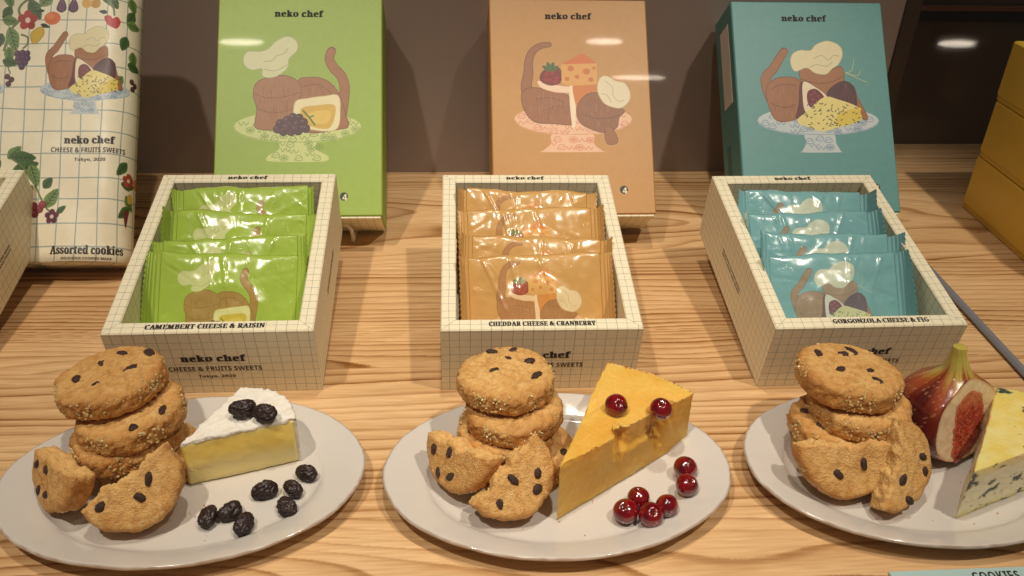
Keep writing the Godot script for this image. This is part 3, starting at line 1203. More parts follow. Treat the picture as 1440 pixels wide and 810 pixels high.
# ---------------------------------------------------------------- trays and packets
func build_trays() -> void:
	var spots := [
		["green", Vector3(-0.1787, 0, -0.0025), 0.3, "CAMEMBERT CHEESE & RAISIN", 0.062, -0.002],
		["orange", Vector3(0.0, 0, 0.0), -0.64, "CHEDDAR CHEESE & CRANBERRY", 0.058, 0.0],
		["teal", Vector3(0.1812, 0, 0.0024), 0.5, "GORGONZOLA CHEESE & FIG", 0.055, 0.006],
		["", Vector3(-0.379, 0, -0.011), 0.0, "", 0.05, 0.0],
	]
	var labels := {
		"green": "open squared paper box holding four green packets",
		"orange": "open squared paper box holding four tan packets",
		"teal": "open squared paper box holding four teal packets",
		"": "squared paper box cut off by the left edge of the picture",
	}
	var prof := PackedVector2Array([Vector2(0, 0), Vector2(0, TRAY_H - 0.0007), Vector2(0.0007, TRAY_H), Vector2(RIM - 0.0007, TRAY_H), Vector2(RIM, TRAY_H - 0.0007), Vector2(RIM, 0)])
	var long_wall := extrude_mitred(prof, TRAY_D, 0.00012)
	var short_wall := extrude_mitred(prof, TRAY_W, 0.00012)
	var floor_mesh := bevel_box(Vector3(TRAY_W - 2 * RIM - 0.0004, 0.002, TRAY_D - 2 * RIM - 0.0004), 0.0002, Vector3(0, 0.0011, 0))
	for s in spots:
		var t := thing("paper_tray", labels[s[0]], "box", Vector3.ZERO, "open squared paper boxes in a row")
		t.transform = tray_frame(s[1], s[2])
		var f := part("front_wall", short_wall, M.squared, t)
		f.position = Vector3(0, 0, TRAY_D / 2)
		var b := part("back_wall", short_wall, M.squared, t)
		b.transform = Transform3D(Basis(Vector3.UP, PI), Vector3(0, 0, -TRAY_D / 2))
		for d in [-1, 1]:
			var w := part("side_wall", long_wall, M.squared, t)
			w.transform = Transform3D(Basis(Vector3.UP, d * PI / 2), Vector3(d * TRAY_W / 2, 0, 0))
		part("tray_floor", floor_mesh, M.cream, t)
		# print
		var ink: Material = M.ink_soft
		var z := TRAY_D / 2 + 0.00006
		lettering(t, "neko chef", serif, 0.0345, Vector3(-0.001, 0.0275, z), M.ink)
		lettering(t, "CHEESE & FRUITS SWEETS", sans, 0.050, Vector3(-0.001, 0.0195, z), ink, Basis.IDENTITY, 0.0034)
		lettering(t, "Tokyo, 2020", sans, 0.020, Vector3(-0.001, 0.0135, z), ink, Basis.IDENTITY, 0.0029)
		var up := Basis(Vector3.RIGHT, -PI / 2)
		if s[3] != "":
			lettering(t, s[3], serif, s[4], Vector3(s[5], TRAY_H + 0.00006, TRAY_D / 2 - 0.0044), M.ink, up, 0.0034)
			lettering(t, "neko chef", serif, 0.025, Vector3(-0.001, TRAY_H + 0.00006, -TRAY_D / 2 + 0.0042), M.ink, up)
		for d in [-1, 1]:
			var sb := Basis(Vector3.UP, d * PI / 2)
			lettering(t, "DELICIOUS COOKIES MADE", sans, 0.040, Vector3(d * (TRAY_W / 2 + 0.00006), 0.024, -0.004), ink, sb, 0.0016)
			lettering(t, "WITH CHEESE AND FRUITS", sans, 0.040, Vector3(d * (TRAY_W / 2 + 0.00006), 0.0212, -0.004), ink, sb, 0.0016)
		# the wedge under the box
		var rise := sin(deg_to_rad(TRAY_TILT))
		var wv := PackedVector3Array()
		var zf := 0.05
		var zb := -0.055
		var yf := (TRAY_D / 2 - zf) * rise - 0.0006
		var yb := (TRAY_D / 2 - zb) * rise - 0.0006
		for x in [-0.035, 0.035]:
			wv.append_array([Vector3(x, 0.0, zf), Vector3(x, 0.0, zb), Vector3(x, yb, zb), Vector3(x, yf, zf)])
		var wi := PackedInt32Array([0, 1, 2, 0, 2, 3, 4, 6, 5, 4, 7, 6, 0, 4, 5, 0, 5, 1, 1, 5, 6, 1, 6, 2, 2, 6, 7, 2, 7, 3, 3, 7, 4, 3, 4, 0])
		var wm := convex(wv, wi, Vector3(0, 0.012, -0.002))
		var wo := part("wedge_riser", wm, M.white_card, self)
		wo.transform = Transform3D(Basis(Vector3.UP, deg_to_rad(s[2])), s[1])
		tag(wo, {"green": "white card wedge under the box of green packets", "orange": "white card wedge under the box of tan packets", "teal": "white card wedge under the box of teal packets", "": "white card wedge under the paper box at the left edge"}[s[0]], "stand", "card wedges under the boxes")
		if s[0] != "":
			build_packets(s[0], t.transform)


func tray_frame(at: Vector3, yaw: float) -> Transform3D:
	var tilt := Basis(Vector3.RIGHT, deg_to_rad(TRAY_TILT))
	var piv := Vector3(0, 0, TRAY_D / 2)
	var o := tilt * (-piv) + piv
	var b := Basis(Vector3.UP, deg_to_rad(yaw))
	return Transform3D(b * tilt, at + b * o)


func packet_body(seed_: int, w: float, h: float, t: float, off: Vector2) -> ArrayMesh:
	# a pillow of film over a round cookie: pinched at both ends, folded at top and foot, with creases
	var r := RandomNumberGenerator.new()
	r.seed = seed_
	var nu := 84
	var nv := 60
	var creases := []
	for k in 10:
		var s := -1.0 if k % 2 else 1.0
		var a := Vector2(s * w / 2, r.randf_range(-0.45, 0.5) * h)
		var b := a + Vector2(-s * r.randf_range(0.012, 0.034), r.randf_range(-0.018, 0.018))
		creases.append([a, b, r.randf_range(0.0002, 0.0005) * (1 if r.randf() > 0.35 else -1), r.randf_range(0.0008, 0.0018)])
	for k in 5:
		var a := Vector2(r.randf_range(-0.42, 0.42) * w, h / 2)
		var b := a + Vector2(r.randf_range(-0.022, 0.022), -r.randf_range(0.012, 0.038))
		creases.append([a, b, r.randf_range(0.0002, 0.0005) * (1 if r.randf() > 0.4 else -1), r.randf_range(0.0007, 0.0014)])
	# two or three long taut folds from the upper edge, where the film pulls over the cookie
	for k in 2 + seed_ % 2:
		var a := Vector2(r.randf_range(-0.40, 0.40) * w, h * 0.49)
		var b := Vector2(a.x * 0.2 + r.randf_range(-0.012, 0.012), r.randf_range(-0.022, 0.0))
		creases.append([a, b, 0.0010, 0.0012])
	var v := PackedVector3Array()
	var uv := PackedVector2Array()
	var idx := PackedInt32Array()
	for side in [1, -1]:
		var base := v.size()
		for j in nv:
			var fv := -1.0 + 2.0 * j / (nv - 1)
			for i in nu:
				var fu := -1.0 + 2.0 * i / (nu - 1)
				fu = sign(fu) * (1.0 - pow(1.0 - absf(fu), 1.25))
				var p := Vector2(fu * w / 2, fv * h / 2)
				var au := pow(maxf(0.0, 1.0 - pow(absf(fu), 2.6)), 0.75)
				var av := pow(maxf(0.0, 1.0 - pow(absf(fv), 4.0)), 0.5)
				var disc := 1.0 - smoothstep(0.72, 1.12, (p - Vector2(0, -0.003)).length() / 0.024)
				var z := t / 2 * (0.62 * au * av + 0.38 * disc * minf(1.0, av * 1.3))
				var edge := minf(1.0, minf((1.0 - absf(fu)) * 12.0, (1.0 - absf(fv)) * 9.0))
				if side == 1:
					for c in creases:
						var q := Geometry2D.get_closest_point_to_segment(p, c[0], c[1])
						var d := p.distance_to(q)
						if d < c[3] * 3.0:
							var along: float = q.distance_to(c[0]) / c[0].distance_to(c[1])
							z += c[2] * exp(-d * d / (c[3] * c[3]) * 1.6) * (1.0 - along) * edge
				z += edge * (n_low.get_noise_3d(p.x + seed_ * 0.3, p.y, side * 0.4) * 0.0005 + (n_ridge.get_noise_3d(p.x * 0.3 + seed_, p.y * 0.3, side * 0.2) - 0.2) * 0.00022)
				var sag := n_low.get_noise_2d(p.x * 0.5 + seed_ * 1.7, 0.3) * 0.0016 * smoothstep(0.6, 1.0, fv)
				v.append(Vector3(p.x, p.y + h / 2 + sag, side * z))
				uv.append(Vector2(0.5 + (p.x / 0.61 + off.x) / CARTON_W, 0.5 - (p.y / 0.61 + off.y) / CARTON_L))
		var gi := grid_idx(nu, nv, false, base)
		if side == -1:
			gi.reverse()
		idx.append_array(gi)
	return surf(v, idx, uv)


func packet_seal(seed_: int, h: float, length: float, side: int, curl: float) -> ArrayMesh:
	# crimped end: fine ribs that run along the edge, cut in small teeth
	var teeth := 20
	var nv := teeth * 4 + 1
	var nu := 34
	var v := PackedVector3Array()
	var uv := PackedVector2Array()
	var idx := PackedInt32Array()
	var r := RandomNumberGenerator.new()
	r.seed = seed_
	var ph := r.randf_range(0, TAU)
	for face in [1, -1]:
		var base := v.size()
		for j in nv:
			var fv := float(j) / (nv - 1)
			var tooth := absf(fposmod(fv * teeth, 1.0) - 0.5) * 2.0
			for i in nu:
				var fu := float(i) / (nu - 1)
				var x := fu * (length - 0.0012) + 0.0012 * (1.0 - tooth) * smoothstep(0.88, 1.0, fu)
				var rib := sin(x / length * TAU * 5.0) * 0.0003 * smoothstep(0.0, 0.12, fu) * smoothstep(1.0, 0.9, fu)
				var bend := curl * pow(fu, 1.6) * (0.7 + 0.5 * sin(fv * 2.6 + ph)) + 0.0012 * sin(fv * 7.0 + ph * 2.0) * fu
				var y := fv * h * lerpf(0.985, 1.02, fu) - h * 0.01 * fu
				v.append(Vector3(side * x * (1.0 - 0.38 * fu * absf(curl) / 0.0075), y, bend + rib + face * 0.00012))
				uv.append(Vector2(0.02, 0.12 + 0.02 * fv))
		var gi := grid_idx(nu, nv, false, base)
		if (face == -1) != (side == -1):
			gi.reverse()
		idx.append_array(gi)
	return surf(v, idx, uv, PackedColorArray(), true, false)


func build_packets(kind: String, frame: Transform3D) -> void:
	var place := {
		"green": [[-0.0013, 0.0077, 0.0573], [0.0005, -0.0063, 0.0433], [-0.0008, -0.0318, 0.0178], [0.001, -0.0580, -0.0084]],
		"orange": [[0.0012, 0.0125, 0.0600], [0.0, -0.0069, 0.0427], [0.001, -0.0349, 0.0147], [-0.0025, -0.0550, -0.0054]],
		"teal": [[-0.0012, 0.0118, 0.0600], [0.0, -0.0093, 0.0403], [-0.001, -0.0305, 0.0191], [-0.0012, -0.0541, -0.0045]],
	}
	var colour: String = {"green": "green", "orange": "tan", "teal": "teal"}[kind]
	var offs: Vector2 = {"green": Vector2(0.006, 0.0045), "orange": Vector2(0.001, 0.0005), "teal": Vector2(0.006, 0.0055)}[kind]
	var order := ["front", "second", "third", "rearmost"]
	var h := 0.066
	var w := 0.0780
	for k in 4:
		var q: Array = place[kind][k]
		var sd := 100 + k * 7 + hash(kind) % 50
		var dz: float = q[2] - q[1]
		var rise := sqrt(maxf(0.0001, h * h - dz * dz))
		var ydir := Vector3(0, rise, -dz).normalized()
		var zdir := Vector3(1, 0, 0).cross(ydir)
		var twist := deg_to_rad([1.2, -1.8, 1.6, -2.2][(k + kind.length()) % 4])
		var b := Basis(Vector3(1, 0, 0), ydir, zdir) * Basis(Vector3(0, 0, 1), twist)
		var foot := Vector3(q[0], 0.0040, q[2])
		var where := frame * Transform3D(b, foot)
		var t := thing("cookie_packet", "glossy %s film packet, %s of the four in the %s box" % [colour, {"front": "frontmost", "second": "second from the front", "third": "third from the front", "rearmost": "rearmost"}[order[k]], colour], "packet", Vector3.ZERO, "%s cookie packets in the paper box" % colour)
		t.transform = where
		var mat: Material = M["film_" + kind]
		part("wrapper", packet_body(sd, w, h, 0.0115 if k != 1 or kind != "green" else 0.009, offs), mat, t)
		for s in [-1, 1]:
			var e := part("end_seal", packet_seal(sd + s, h * 0.985, 0.0125, s, 0.0085 + 0.0012 * ((sd + s) % 3)), mat, t)
			e.position = Vector3(s * w / 2, 0.0006, 0)


# ---------------------------------------------------------------- leaning cartons
func lean_frame(x: float, y: float, z: float, lean := LEAN) -> Transform3D:
	var a := deg_to_rad(lean)
	return Transform3D(Basis(Vector3(1, 0, 0), Vector3(0, cos(a), -sin(a)), Vector3(0, sin(a), cos(a))), Vector3(x, y, z))


func build_cartons() -> void:
	var spots := [
		["green", -0.1555, "upright green carton printed with a green cake stand, leaning behind the green packets", Vector2(0.0, 0.0)],
		["orange", 0.0395, "upright tan carton printed with a cheese wedge, leaning behind the tan packets", Vector2(0.0, 0.0)],
		["teal", 0.2215, "upright teal carton printed with figs and speckled cheese, leaning at the right", Vector2(0.0, 0.0)],
	]
	var l := CARTON_L
	for s in spots:
		var t := thing("cookie_carton", s[2], "box", Vector3.ZERO, "upright cookie cartons leaning on the wall")
		t.transform = lean_frame(s[1], 0.0305, -0.0855)
		part("sleeve", bevel_box(Vector3(CARTON_W, l, CARTON_T), 0.0008, Vector3(0, l / 2, -CARTON_T / 2)), M["card_" + s[0]], t)
		part("tray_end", bevel_box(Vector3(CARTON_W - 0.0026, 0.004, CARTON_T - 0.0022), 0.0003, Vector3(0, 0.0005, -CARTON_T / 2)), M.squared, t)
		# printed face, a sheet just proud of the card
		var e := 0.0009
		var v := PackedVector3Array([Vector3(-CARTON_W / 2 + e, e, 0.0001), Vector3(CARTON_W / 2 - e, e, 0.0001), Vector3(CARTON_W / 2 - e, l - e, 0.0001), Vector3(-CARTON_W / 2 + e, l - e, 0.0001)])
		var uv := PackedVector2Array([Vector2(0, 1), Vector2(1, 1), Vector2(1, 0), Vector2(0, 0)])
		part("printed_face", surf(v, PackedInt32Array([0, 2, 1, 0, 3, 2]), uv, PackedColorArray(), true, false), M["art_" + s[0]], t)
		var tx: float = {"green": -0.0015, "orange": -0.0003, "teal": -0.0032}[s[0]]
		lettering(t, "neko chef", serif, 0.0345, Vector3(tx, l * (1.0 - 57.0 / 722.0) - 0.0005, 0.0002), M.ink)
		lettering(t, "COOKIES", sans, 0.043, Vector3(tx, l * (1.0 - 570.0 / 722.0) - 0.0098, 0.0002), M.ink, Basis.IDENTITY, 0.006)
		var bx: Vector2 = {"green": Vector2(506 - 60 - 0.028 * 660, 660) / 552.0, "orange": Vector2(540 - 120 + 0.006 * 643, 643) / 523.0, "teal": Vector2(586 - 132 - 0.023 * 640, 640) / 512.0}[s[0]]
		var by: float = {"green": 660.0, "orange": 643.0, "teal": 640.0}[s[0]]
		lettering(t, "4", sans, 0.0034, Vector3((bx.x - 0.5) * CARTON_W, l * (1.0 - (by + 3.0) / 722.0), 0.0002), M.cream)
		if s[0] == "teal":
			var lab := bevel_box(Vector3(0.0003, 0.062, 0.019), 0.0001, Vector3(-CARTON_W / 2 - 0.0001, 0.119, -0.019))
			part("white_label", lab, M.white_card, t)
			for k in 3:
				lettering(t, ["COOKIES WITH CHEESE AND FRUITS", "KEEP IN A COOL AND DRY PLACE", "NET WEIGHT 4 PIECES"][k].substr(0, 30), sans, 0.026, Vector3(-CARTON_W / 2 - 0.0002, 0.045, -0.022 - 0.003 * k), M.ink_soft, Basis(Vector3(0, 1, 0), Vector3(0, 0, 1), Vector3(1, 0, 0)) * Basis(Vector3(1, 0, 0), PI), 0.0012)
	# wire easels that hold the cartons' feet
	var names := ["white wire easel under the green carton", "white wire easel under the tan carton", "white wire easel under the teal carton"]
	for k in 3:
		var x: float = spots[k][1]
		var t := thing("wire_easel", names[k], "stand", Vector3(x, 0, -0.1), "white wire easels under the cartons")
		for d in [-1, 1]:
			part("wire_foot", tube(smooth_path([Vector3(d * 0.024, 0.0195, 0.003), Vector3(d * 0.031, 0.0185, 0.004), Vector3(d * 0.0345, 0.014, 0.003), Vector3(d * 0.035, 0.007, 0.0), Vector3(d * 0.035, 0.0016, -0.003), Vector3(d * 0.035, 0.0016, -0.02), Vector3(d * 0.035, 0.0016, -0.06)]), 0.0015), M.wire, t)
		part("cross_wire", tube([Vector3(-0.024, 0.0195, 0.003), Vector3(0, 0.0195, 0.003), Vector3(0.024, 0.0195, 0.003)], 0.0015), M.wire, t)


# ---------------------------------------------------------------- the printed bag at the left
func build_bag() -> void:
	var w := 0.202
	var th := 0.030
	var l := 0.192
	var rf := 0.018
	var rb := 0.015
	var out := []   # [x, z, s]
	var s := -w / 2 + rf
	var n := 24
	out.append([-w / 2 + rf, 0.0])
	for i in n:
		out.append([lerpf(-w / 2 + rf, w / 2 - rf, float(i + 1) / n), 0.0])
	for i in 12:
		var a := PI / 2 * (i + 1) / 12
		out.append([w / 2 - rf + rf * sin(a), -rf + rf * cos(a)])
	for i in 8:
		var a := PI / 2 * (i + 1) / 8
		out.append([w / 2 - rb + rb * cos(a), -th + rb - rb * sin(a)])
	for i in 8:
		var a := PI / 2 * i / 8
		out.append([-w / 2 + rb - rb * sin(a), -th + rb - rb * cos(a)])
	for i in 10:
		var a := PI / 2 * i / 10
		out.append([-w / 2 + rf - rf * cos(a), -rf + rf * sin(a)])
	var t := thing("printed_bag", "cream squared paper cookie bag with fruit wreath print, leaning at far left", "bag")
	t.transform = lean_frame(-0.3655, 0.0195, -0.0455)
	var v := PackedVector3Array()
	var uv := PackedVector2Array()
	var rows := 30
	for j in rows:
		var y := l * j / (rows - 1)
		var acc := 0.0
		for i in out.size():
			if i > 0:
				acc += Vector2(out[i][0] - out[i - 1][0], out[i][1] - out[i - 1][1]).length()
			var px := (acc + (-w / 2 + rf) - 0.0155) * 2160.0     # print units
			var puff := n_low.get_noise_3d(out[i][0] * 0.4, y * 0.4, out[i][1] * 0.4) * 0.0009
			var dent := 0.0016 * smoothstep(0.05, 0.0, y) * sin(out[i][0] * 120.0)
			v.append(Vector3(out[i][0] + (puff * 0.6 if out[i][0] > w / 2 - rf else 0.0), y, out[i][1] + puff + dent))
			uv.append(Vector2((px + 220.0) / 482.0, maxf(0.0, (375.0 - y * 1965.0) / 400.0)))
	var m := out.size()
	var idx := grid_idx(m, rows, true)
	for e in [0, rows - 1]:
		v.append(Vector3(0, l * e / (rows - 1), -th / 2))
		uv.append(Vector2(0.5, 0.99 if e == 0 else 0.01))
		for i in m:
			var a: int = e * m + i
			var b: int = e * m + (i + 1) % m
			idx.append_array([v.size() - 1, b, a] if e == 0 else [v.size() - 1, a, b])
	part("bag_body", surf(v, idx, uv), M.bag, t)


# ---------------------------------------------------------------- yellow cartons, divider, card
func build_yellow_stack() -> void:
	var names := ["bottom yellow carton of the stack at the right edge", "middle yellow carton of the stack at the right edge", "topmost yellow carton of the stack at the right edge"]
	for k in 3:
		var t := thing("yellow_carton", names[k], "box", Vector3(0.4295 - 0.0006 * k, 0.0458 * k, -0.0800 + 0.001 * (k % 2)), "yellow cartons stacked at the right")
		part("lid", bevel_box(Vector3(0.117, 0.0415, 0.150), 0.0012, Vector3(0, 0.0247, 0)), M.yellow, t)
		part("base_tray", bevel_box(Vector3(0.1155, 0.006, 0.1485), 0.0008, Vector3(0, 0.0031, 0)), M.yellow, t)
		var sb := Basis(Vector3.UP, -PI / 2)
		lettering(t, "DELICIOUS COOKIES MADE", sans, 0.046, Vector3(-0.0587, 0.0235, 0.030), M.ink, sb, 0.0024)
		lettering(t, "WITH CHEESE AND FRUITS", sans, 0.046, Vector3(-0.0587, 0.0195, 0.030), M.ink, sb, 0.0024)


func build_counter_things() -> void:
	var rod := part("acrylic_divider", bevel_box(Vector3(0.0058, 0.0040, 0.30), 0.0014, Vector3(0, 0.0020, 0)), M.acrylic, self)
	rod.position = Vector3(0.2925, 0.0, 0.055)
	tag(rod, "long grey acrylic divider strip lying on the counter beside the teal box", "divider")
	var t := thing("price_card", "pale blue COOKIES card at the bottom right corner", "sign", Vector3(0.210, 0.0, 0.212))
	part("card", bevel_box(Vector3(0.13, 0.0014, 0.085), 0.0004, Vector3(0.0, 0.0008, 0.0425)), M.pale_blue, t)
	lettering(t, "COOKIES", sans, 0.022, Vector3(-0.017, 0.00158, 0.0052), M.ink, Basis(Vector3.RIGHT, -PI / 2), 0.0052)


# ---------------------------------------------------------------- plates
func build_plates() -> void:
	var nu := 160
	# [fraction of the half-axes, height]
	var prof := [[0.0, 0.0042], [0.2, 0.0042], [0.4, 0.0042], [0.6, 0.0043], [0.70, 0.0045], [0.735, 0.0047], [0.75, 0.0056], [0.765, 0.0063], [0.79, 0.0070], [0.85, 0.0086], [0.92, 0.0103], [0.965, 0.0113], [0.983, 0.0117], [0.994, 0.0117], [1.0, 0.0111], [0.998, 0.0102], [0.985, 0.0093], [0.95, 0.0080], [0.88, 0.0058], [0.80, 0.0036], [0.70, 0.0018], [0.66, 0.0004], [0.63, 0.0002], [0.61, 0.0006], [0.58, 0.0020], [0.3, 0.0020], [0.0, 0.0020]]
	var spots := [[Vector3(-0.1787, 0, 0.1466), 3.0, "left"], [Vector3(0.0012, 0, 0.1497), 1.0, "middle"], [Vector3(0.1822, 0, 0.1513), -2.0, "right"]]
	var labels := ["oval off-white plate with camembert and dark raisins at left", "oval off-white plate with cheddar and cranberries in the middle", "oval off-white plate with fig and blue cheese at right"]
	for k in 3:
		var v := PackedVector3Array()
		var col := PackedColorArray()
		var base := lin(214, 207, 199)
		for r in prof:
			for i in nu:
				var a := TAU * i / nu
				var wob: float = 1.0 + 0.006 * n_low.get_noise_2d(cos(a) * 0.02 + k, sin(a) * 0.02) / 0.5 * r[0]
				var x: float = 0.0858 * r[0] * cos(a) * wob
				var z: float = 0.0578 * r[0] * sin(a) * wob
				v.append(Vector3(x, r[1] + 0.00012 * n_mid.get_noise_2d(x * 0.4, z * 0.4 + k) * 2.0, z))
				# the glaze thins over the rim and lets the clay show
				var thin := exp(-pow((r[0] - 0.996) / 0.007, 2)) if r[1] > 0.0095 else 0.0
				thin *= 0.55 + 0.6 * n_mid.get_noise_2d(cos(a) * 0.05, sin(a) * 0.05 + k)
				col.append(base.lerp(lin(150, 112, 78), clampf(thin, 0, 0.85)))
		var o := part("oval_plate", surf(v, grid_idx(nu, prof.size(), true), PackedVector2Array(), col), M.glaze, self)
		o.position = spots[k][0]
		o.rotation_degrees.y = spots[k][1]
		tag(o, labels[k], "plate", "oval plates in a row")


	# crumbs that fell beside the cookies
	var rr := RandomNumberGenerator.new()
	rr.seed = 91
	for k in 3:
		var mm := MultiMesh.new()
		mm.transform_format = MultiMesh.TRANSFORM_3D
		mm.mesh = bevel_box(Vector3(1.0, 0.7, 0.8), 0.22)
		mm.instance_count = 26
		for i in 26:
			var a := rr.randf_range(0.5, 4.2)
			var f := rr.randf_range(0.25, 0.7)
			var sz := rr.randf_range(0.0003, 0.0009)
			var q := Vector3(cos(a) * f * 0.0858, 0.0, sin(a) * f * 0.0578)
			mm.set_instance_transform(i, Transform3D(Basis.from_euler(Vector3(rr.randf() * 6, rr.randf() * 6, 0)) * Basis.from_scale(Vector3.ONE * sz), q + Vector3(0, 0.0043 + sz * 0.3, 0)))
		var c := MultiMeshInstance3D.new()
		c.name = numbered("cookie_crumbs")
		c.multimesh = mm
		c.material_override = M.crumb
		c.set_meta("kind", "stuff")
		add_child(c)
		c.position = spots[k][0]
		tag(c, ["loose cookie crumbs scattered on the left plate", "loose cookie crumbs scattered on the middle plate", "loose cookie crumbs scattered on the right plate"][k], "crumbs")


# ---------------------------------------------------------------- cookies
func whole_cookie(sd: int, r: float, h: float) -> ArrayMesh:
	var o := PackedVector2Array()
	var n := 132
	for i in n:
		var a := TAU * i / n
		var rr := r * (1.0 + 0.022 * n_low.get_noise_2d(cos(a) * 0.022 + sd, sin(a) * 0.022) / 0.4)
		o.append(Vector2(cos(a), sin(a)) * rr)
	var off := Vector3(sd * 0.37, sd * 0.11, sd * 0.23)
	var disp := func(p: Vector3, nn: Vector3) -> Vector3:
		var q := p + off
		var side := 1.0 - absf(nn.y)
		var d := n_low.get_noise_3dv(q * 0.6) * 0.0007 + n_mid.get_noise_3dv(q) * (0.00025 + 0.001 * side) + n_fine.get_noise_3dv(q) * (0.00012 + 0.0003 * side)
		d -= 0.0007 * smoothstep(0.35, 0.75, n_ridge.get_noise_3dv(q * 0.55))
		var dome := 0.0
		if nn.y > 0.9:
			dome = 0.0009 * (1.0 - pow(Vector2(p.x, p.z).length() / r, 2.0))
		return p + nn * d + Vector3(0, dome, 0)
	var colour := func(p: Vector3, nn: Vector3) -> Color:
		return cookie_tint(p, nn, off, r, 0.0)
	return loft(o, h, 0.0034, 4, cookie_caps(26), disp, colour)


func cookie_caps(n: int) -> Array:
	var c := []
	for i in n:
		c.append(float(i) / n)
	return c


func cookie_tint(p: Vector3, nn: Vector3, off: Vector3, r: float, broken: float) -> Color:
	var rr := Vector2(p.x, p.z).length() / r
	var q := p + off
	var side := 1.0 - absf(nn.y)
	var c := lin(226, 180, 112)
	c = c.lerp(lin(212, 158, 86), clampf(0.3 * smoothstep(0.6, 1.0, rr) + 0.5 * side, 0, 1))
	c = c.lerp(lin(206, 146, 74), clampf(0.3 + n_low.get_noise_3dv(q * 0.8) * 0.9, 0, 0.6) * 0.55)
	c = c.lerp(lin(240, 202, 138), clampf(n_mid.get_noise_3dv(q) * 1.1, 0, 0.6))
	c = c.lerp(lin(170, 112, 56), clampf(-n_fine.get_noise_3dv(q) * 0.9, 0, 0.5))
	c = c.lerp(lin(176, 112, 48), clampf(0.0 + 0.5 * smoothstep(0.72, 1.02, rr) * (0.6 + n_low.get_noise_3dv(q * 0.5)) + bake * 0.5, 0, 0.62))
	c = c.lerp(lin(150, 92, 40), smoothstep(0.35, 0.75, n_ridge.get_noise_3dv(q * 0.55)) * 0.35)
	return c.lerp(lin(236, 194, 126), broken * 0.6)


func half_cookie(sd: int, r: float, h: float, cut: float) -> ArrayMesh:
	# a cookie broken across: the break runs at z = -cut .. with a rough edge; the rest of the round rim faces +z
	var o := PackedVector2Array()
	var a0 := asin(-cut / r)
	var n := 84
	for i in n + 1:
		var a := lerpf(a0, PI - a0, float(i) / n)
		var rr := r * (1.0 + 0.022 * n_low.get_noise_2d(cos(a) * 0.022 + sd, sin(a) * 0.022) / 0.4)
		o.append(Vector2(cos(a), sin(a)) * rr)
	var e0 := o[n]
	var e1 := o[0]
	for i in range(1, 48):
		var t := i / 48.0
		var p := e0.lerp(e1, t)
		var amp := sin(t * PI)
		p.y += amp * (n_low.get_noise_2d(t * 0.05, sd * 1.3) * 0.0034 + n_mid.get_noise_2d(t * 0.05, sd * 2.1) * 0.0014)
		o.append(p)
	var off := Vector3(sd * 0.31, sd * 0.17, sd * 0.29)
	var disp := func(p: Vector3, nn: Vector3) -> Vector3:
		var q := p + off
		var side := 1.0 - absf(nn.y)
		var brk := side * clampf(-nn.z * 1.5, 0, 1)
		var d := n_low.get_noise_3dv(q * 0.6) * 0.0007 + n_mid.get_noise_3dv(q) * (0.00022 + 0.0005 * side + 0.0009 * brk) + n_fine.get_noise_3dv(q) * (0.0001 + 0.0002 * side + 0.0004 * brk)
		return p + nn * d
	var colour := func(p: Vector3, nn: Vector3) -> Color:
		return cookie_tint(p, nn, off, r, (1.0 - absf(nn.y)) * clampf(-nn.z * 1.5, 0, 1))
	return loft(o, h, 0.0026, 6, cookie_caps(20), disp, colour)


func sugar_on(t: Node3D, sd: int, r: float, h: float, a0: float, a1: float, count: int) -> void:
	var rr := RandomNumberGenerator.new()
	rr.seed = sd
	if not meshes.has("crystal"):
		meshes.crystal = bevel_box(Vector3(1.0, 0.7, 0.85), 0.24)
	var mm := MultiMesh.new()
	mm.transform_format = MultiMesh.TRANSFORM_3D
	mm.mesh = meshes.crystal
	mm.instance_count = count
	for i in count:
		var a := rr.randf_range(a0, a1)
		var f := rr.randf()
		var y := lerpf(0.0008, h - 0.0006, f)
		var in_ := 0.0
		if y < 0.003:
			in_ = pow((0.003 - y) / 0.003, 2) * 0.003
		if y > h - 0.003:
			in_ = pow((y - h + 0.003) / 0.003, 2) * 0.0032
		var s := rr.randf_range(0.0009, 0.0020)
		var b := Basis.from_euler(Vector3(rr.randf() * TAU, rr.randf() * TAU, rr.randf() * TAU)) * Basis.from_scale(Vector3(s, s * rr.randf_range(0.6, 1.0), s * rr.randf_range(0.7, 1.2)))
		mm.set_instance_transform(i, Transform3D(b, Vector3(cos(a) * (r - in_ - 0.0007), y, sin(a) * (r - in_ - 0.0007))))
	var o := MultiMeshInstance3D.new()
	o.name = "sugar_crystals"
	o.multimesh = mm
	o.material_override = M.sugar
	o.set_meta("kind", "stuff")
	t.add_child(o)


func bit_mesh(sd: int) -> ArrayMesh:
	# a piece of dried fruit baked into the surface, one millimetre proud
	var nu := 22
	var nv := 12
	var v := PackedVector3Array()
	for j in nv:
		var b := -PI / 2 + PI * j / (nv - 1)
		for i in nu:
			var a := TAU * i / nu
			var d := Vector3(cos(b) * cos(a), sin(b), cos(b) * sin(a))
			var q := d * 0.006 + Vector3(sd, 0, 0)
			var k := 1.0 + n_low.get_noise_3dv(q) * 0.35 + n_mid.get_noise_3dv(q * 0.8) * 0.22 + n_ridge.get_noise_3dv(q * 1.5) * 0.22
			v.append(d * k)
	return surf(v, grid_idx(nu, nv, true))


